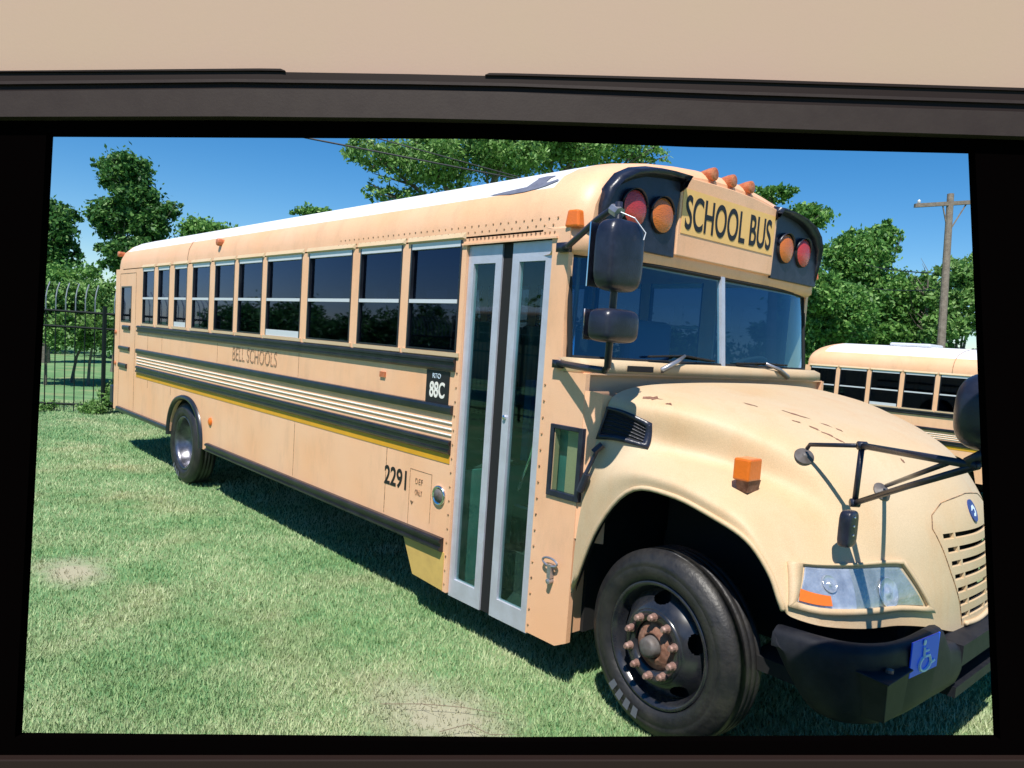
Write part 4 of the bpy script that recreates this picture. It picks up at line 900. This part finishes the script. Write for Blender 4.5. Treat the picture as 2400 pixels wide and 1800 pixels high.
# ---------------------------------------------------------------- utility pole and wires
mat('pole_wood',(.15,.12,.095),.85,col2=(.24,.20,.16),nscale=10,bump=.5,bscale=20)
mat('wire',(.03,.03,.035),.5)
pz=empty('utility_pole',(3.55,19.19,-.64)); tag(pz,'weathered wooden utility pole with a crossarm behind the second bus','utility pole')
m=MB(); m.tube([(0,0,-.3),(-.15,.10,2.98),(-.42,.32,7.1)],[.125,.105,.085],12); m.build('pole','pole_wood',pz)
m=MB(); a=Vector((2.524,18.79,6.085))-Vector(pz.location); b=Vector((3.90,20.30,6.34))-Vector(pz.location); d=(b-a).normalized(); sdd=Vector((-d.y,d.x,0))*.05
m.hexa([tuple(a-sdd-Vector((0,0,.05))),tuple(b-sdd-Vector((0,0,.05))),tuple(b+sdd-Vector((0,0,.05))),tuple(a+sdd-Vector((0,0,.05))),tuple(a-sdd+Vector((0,0,.05))),tuple(b-sdd+Vector((0,0,.05))),tuple(b+sdd+Vector((0,0,.05))),tuple(a+sdd+Vector((0,0,.05)))]); m.build('crossarm','pole_wood',pz)
m=MB(); c=Vector((-.40,.31,5.35+.64)); f1=a+(b-a)*.36; f2=a+(b-a)*.68
m.tube([tuple(f1),(-.36,.28,6.05)],.02,5); m.tube([tuple(f2),(-.36,.28,6.05)],.02,5); m.build('brace','pole_wood',pz)
for f in (.05,.92): m=MB(); q=a+(b-a)*f; m.lathe([(.02,.05),(.04,.07),(.045,.11),(.02,.15),(.001,.16)],tuple(q),'z',10); m.build('insulator','alu_light',pz)
def wire(label,pts,r):
    o=empty('x'); bpy.data.objects.remove(o); m=MB(); P=[]
    a,b=Vector(pts[0]),Vector(pts[1])
    for k in range(13): f=k/12; q=a+(b-a)*f; q.z-=pts[2]*4*f*(1-f); P.append(tuple(q))
    m.tube(P,r,5); o=m.build('power_line','wire',None); tag(o,label,'wire')
E=lambda a,b,f:tuple(np.array(a)+(np.array(b)-np.array(a))*f)
A1,B1=(-1.79,3.383,5.012),(-.074,6.755,4.774)
wire('dark overhead line crossing the tree above the roof middle',(E(A1,B1,-3),E(A1,B1,1.6),.0),.016)
A2,B2=(-.98,4.292,5.095),(.307,6.42,4.712)
wire('thin pale overhead line right of the darker one above the roof',(E(A2,B2,-3),E(A2,B2,1.8),.0),.011)
wire('upper cable running left from the pole past the green trees',((3.07,19.18,4.32),(-6.5,30.5,7.2),.3),.016)
wire('lower cable running left from the pole past the green trees',((3.12,19.17,3.87),(-6.5,31.5,6.0),.3),.014)
make_bus('peach yellow school bus numbered 2291 parked in front with its hood at the right','bus',None,(0,0,0),True)
make_bus('second yellow school bus parked behind the hood, only its windows and white roof showing','bus',None,(3.4,11.9,-.63),False)
make_bus('third school bus across the lawn, seen only as a reflection in the door glass','bus',None,(-8.4,-14.2,0),False)
# ---------------------------------------------------------------- wall opening and the dark screen frame it holds
mat('wall_beige',(.45,.295,.225),.85,col2=(.44,.31,.215),nscale=1.2,bump=.02,bscale=180,contrast=(.3,.7))
mat('frame_black',(.0012,.0008,.0008),.9,spec=.0)
mat('frame_brown',(.028,.017,.014),.6,col2=(.034,.022,.018),nscale=20,bump=.03,bscale=200,spec=.25)
mat('frame_dark',(.016,.008,.006),.65,spec=.2)
FO=CAMP+CF*1.45
def place(o):
    M=Matrix.Identity(4)
    for i in range(3): M[i][0]=CR[i]; M[i][1]=CU[i]; M[i][2]=-CF[i]; M[i][3]=FO[i]
    o.matrix_world=M
def slab(m,loop,z0,z1,mi=0):
    n=len(loop); m.add([(x,y,z1) for x,y in loop]+[(x,y,z0) for x,y in loop],[tuple(range(n)),tuple(range(2*n-1,n-1,-1))]+[(i,i+n,(i+1)%n+n,(i+1)%n) for i in range(n)],mi)
def band(m,up,lo,z0,z1):
    "one bar between two polylines of equal length, left to right"
    n=len(up); vs=[(x,y,z) for z in (z1,z0) for L in (lo,up) for (x,y) in L]; fs=[]
    for i in range(n-1):
        a,b,c,d=i,n+i,2*n+i,3*n+i
        fs+=[(a,a+1,b+1,b),(c,d,d+1,c+1),(a,c,c+1,a+1),(b,b+1,d+1,d)]
    fs+=[(0,n,3*n,2*n),(n-1,3*n-1,4*n-1,2*n-1)]
    m.add(vs,fs)
fr=empty('display_frame'); place(fr); tag(fr,'dark brown and black display frame surrounding the view of the bus','frame')
K=1.0207
xs=[-1.30,-.8925*K,-.0506,.3545,.8875*K,1.30]
m=MB(); yt=[v*K for v in (.5186,.5186,.5145,.4987,.4862,.47)]; ybt=[-.638,-.6404,-.6487,-.6475,-.6446,-.644]
top=[.5530,.5535,.5468,.5365,.5175,.505]
band(m,list(zip(xs,[t+.010 for t in top])),list(zip(xs,yt)),-.03,-.008)
xb=[-1.30,-.9531*K,-.0058,.9365*K,1.30]; yb=[v*K for v in (-.638,-.6404,-.6487,-.6446,-.644)]
band(m,list(zip(xb,yb)),[(x,-.71) for x in xb],-.03,-.008)
slab(m,[(-1.30,-.638*K),(-.9531*K,-.6404*K),(-.8925*K,.5186*K),(-1.30,.5186*K)],-.03,-.008)
slab(m,[(.9365*K,-.6446*K),(1.30,-.644*K),(1.30,.47*K),(.8875*K,.4862*K)],-.03,-.008)
m.build('inner_border','frame_black',fr)
xc=[-1.30,-.9963,-.5463,-.2,0,.45,.9963,1.30]
lo=[.5530,.5535,.5543,.5510,.5468,.5327,.5153,.505]; hi=[.600,.6025,.6075,.6045,.6008,.5801,.5626,.550]
m=MB(); band(m,list(zip(xc,hi)),list(zip(xc,lo)),-.03,.012); m.build('bezel','frame_brown',fr)
m=MB(); m.box(-1.30,1.30,-.78,-.688,-.03,.012); m.build('bezel','frame_dark',fr,bevel=.0025)
hh=[.650,.6506,.6545,.649,.6445,.6324,.6149,.603]
m=MB(); band(m,list(zip(xc,hh)),list(zip(xc,[h+.001 for h in hi])),-.05,-.018); m.build('top_housing','frame_dark',fr)
m=MB(); band(m,[(-1.3,.6535),(-.9963,.6540),(-.5,.6585),(-.455,.6580),(-.446,.6545)],[(-1.3,.651),(-.9963,.6515),(-.5,.6545),(-.455,.654),(-.446,.653)],-.05,-.014); m.build('top_ridge','frame_dark',fr); m=MB()
band(m,[(-.053,.6460),(-.045,.6495),(0,.6490),(.45,.6375),(.9963,.6205),(1.3,.609)],[(-.053,.6455),(-.045,.6452),(0,.6447),(.45,.6325),(.9963,.615),(1.3,.6035)],-.05,-.014); m.build('top_ridge','frame_dark',fr)
m=MB(); band(m,[(x,h*.5+g*.5+.006) for x,h,g in zip(xc,hh,hi)],[(x,h*.5+g*.5) for x,h,g in zip(xc,hh,hi)],-.03,-.012); m.build('top_groove','frame_brown',fr)
wl=empty('beige_wall'); place(wl); tag(wl,'plain beige wall above and around the dark display frame','wall')
m=MB(); m.box(-1.45,1.45,.56,.818,-.09,-.052); m.box(-1.45,-1.12,-2.0,.56,-.09,-.052); m.box(1.12,1.45,-2.0,.56,-.09,-.052); m.box(-1.12,1.12,-2.0,-.73,-.09,-.052); m.build('panel','wall_beige',wl)
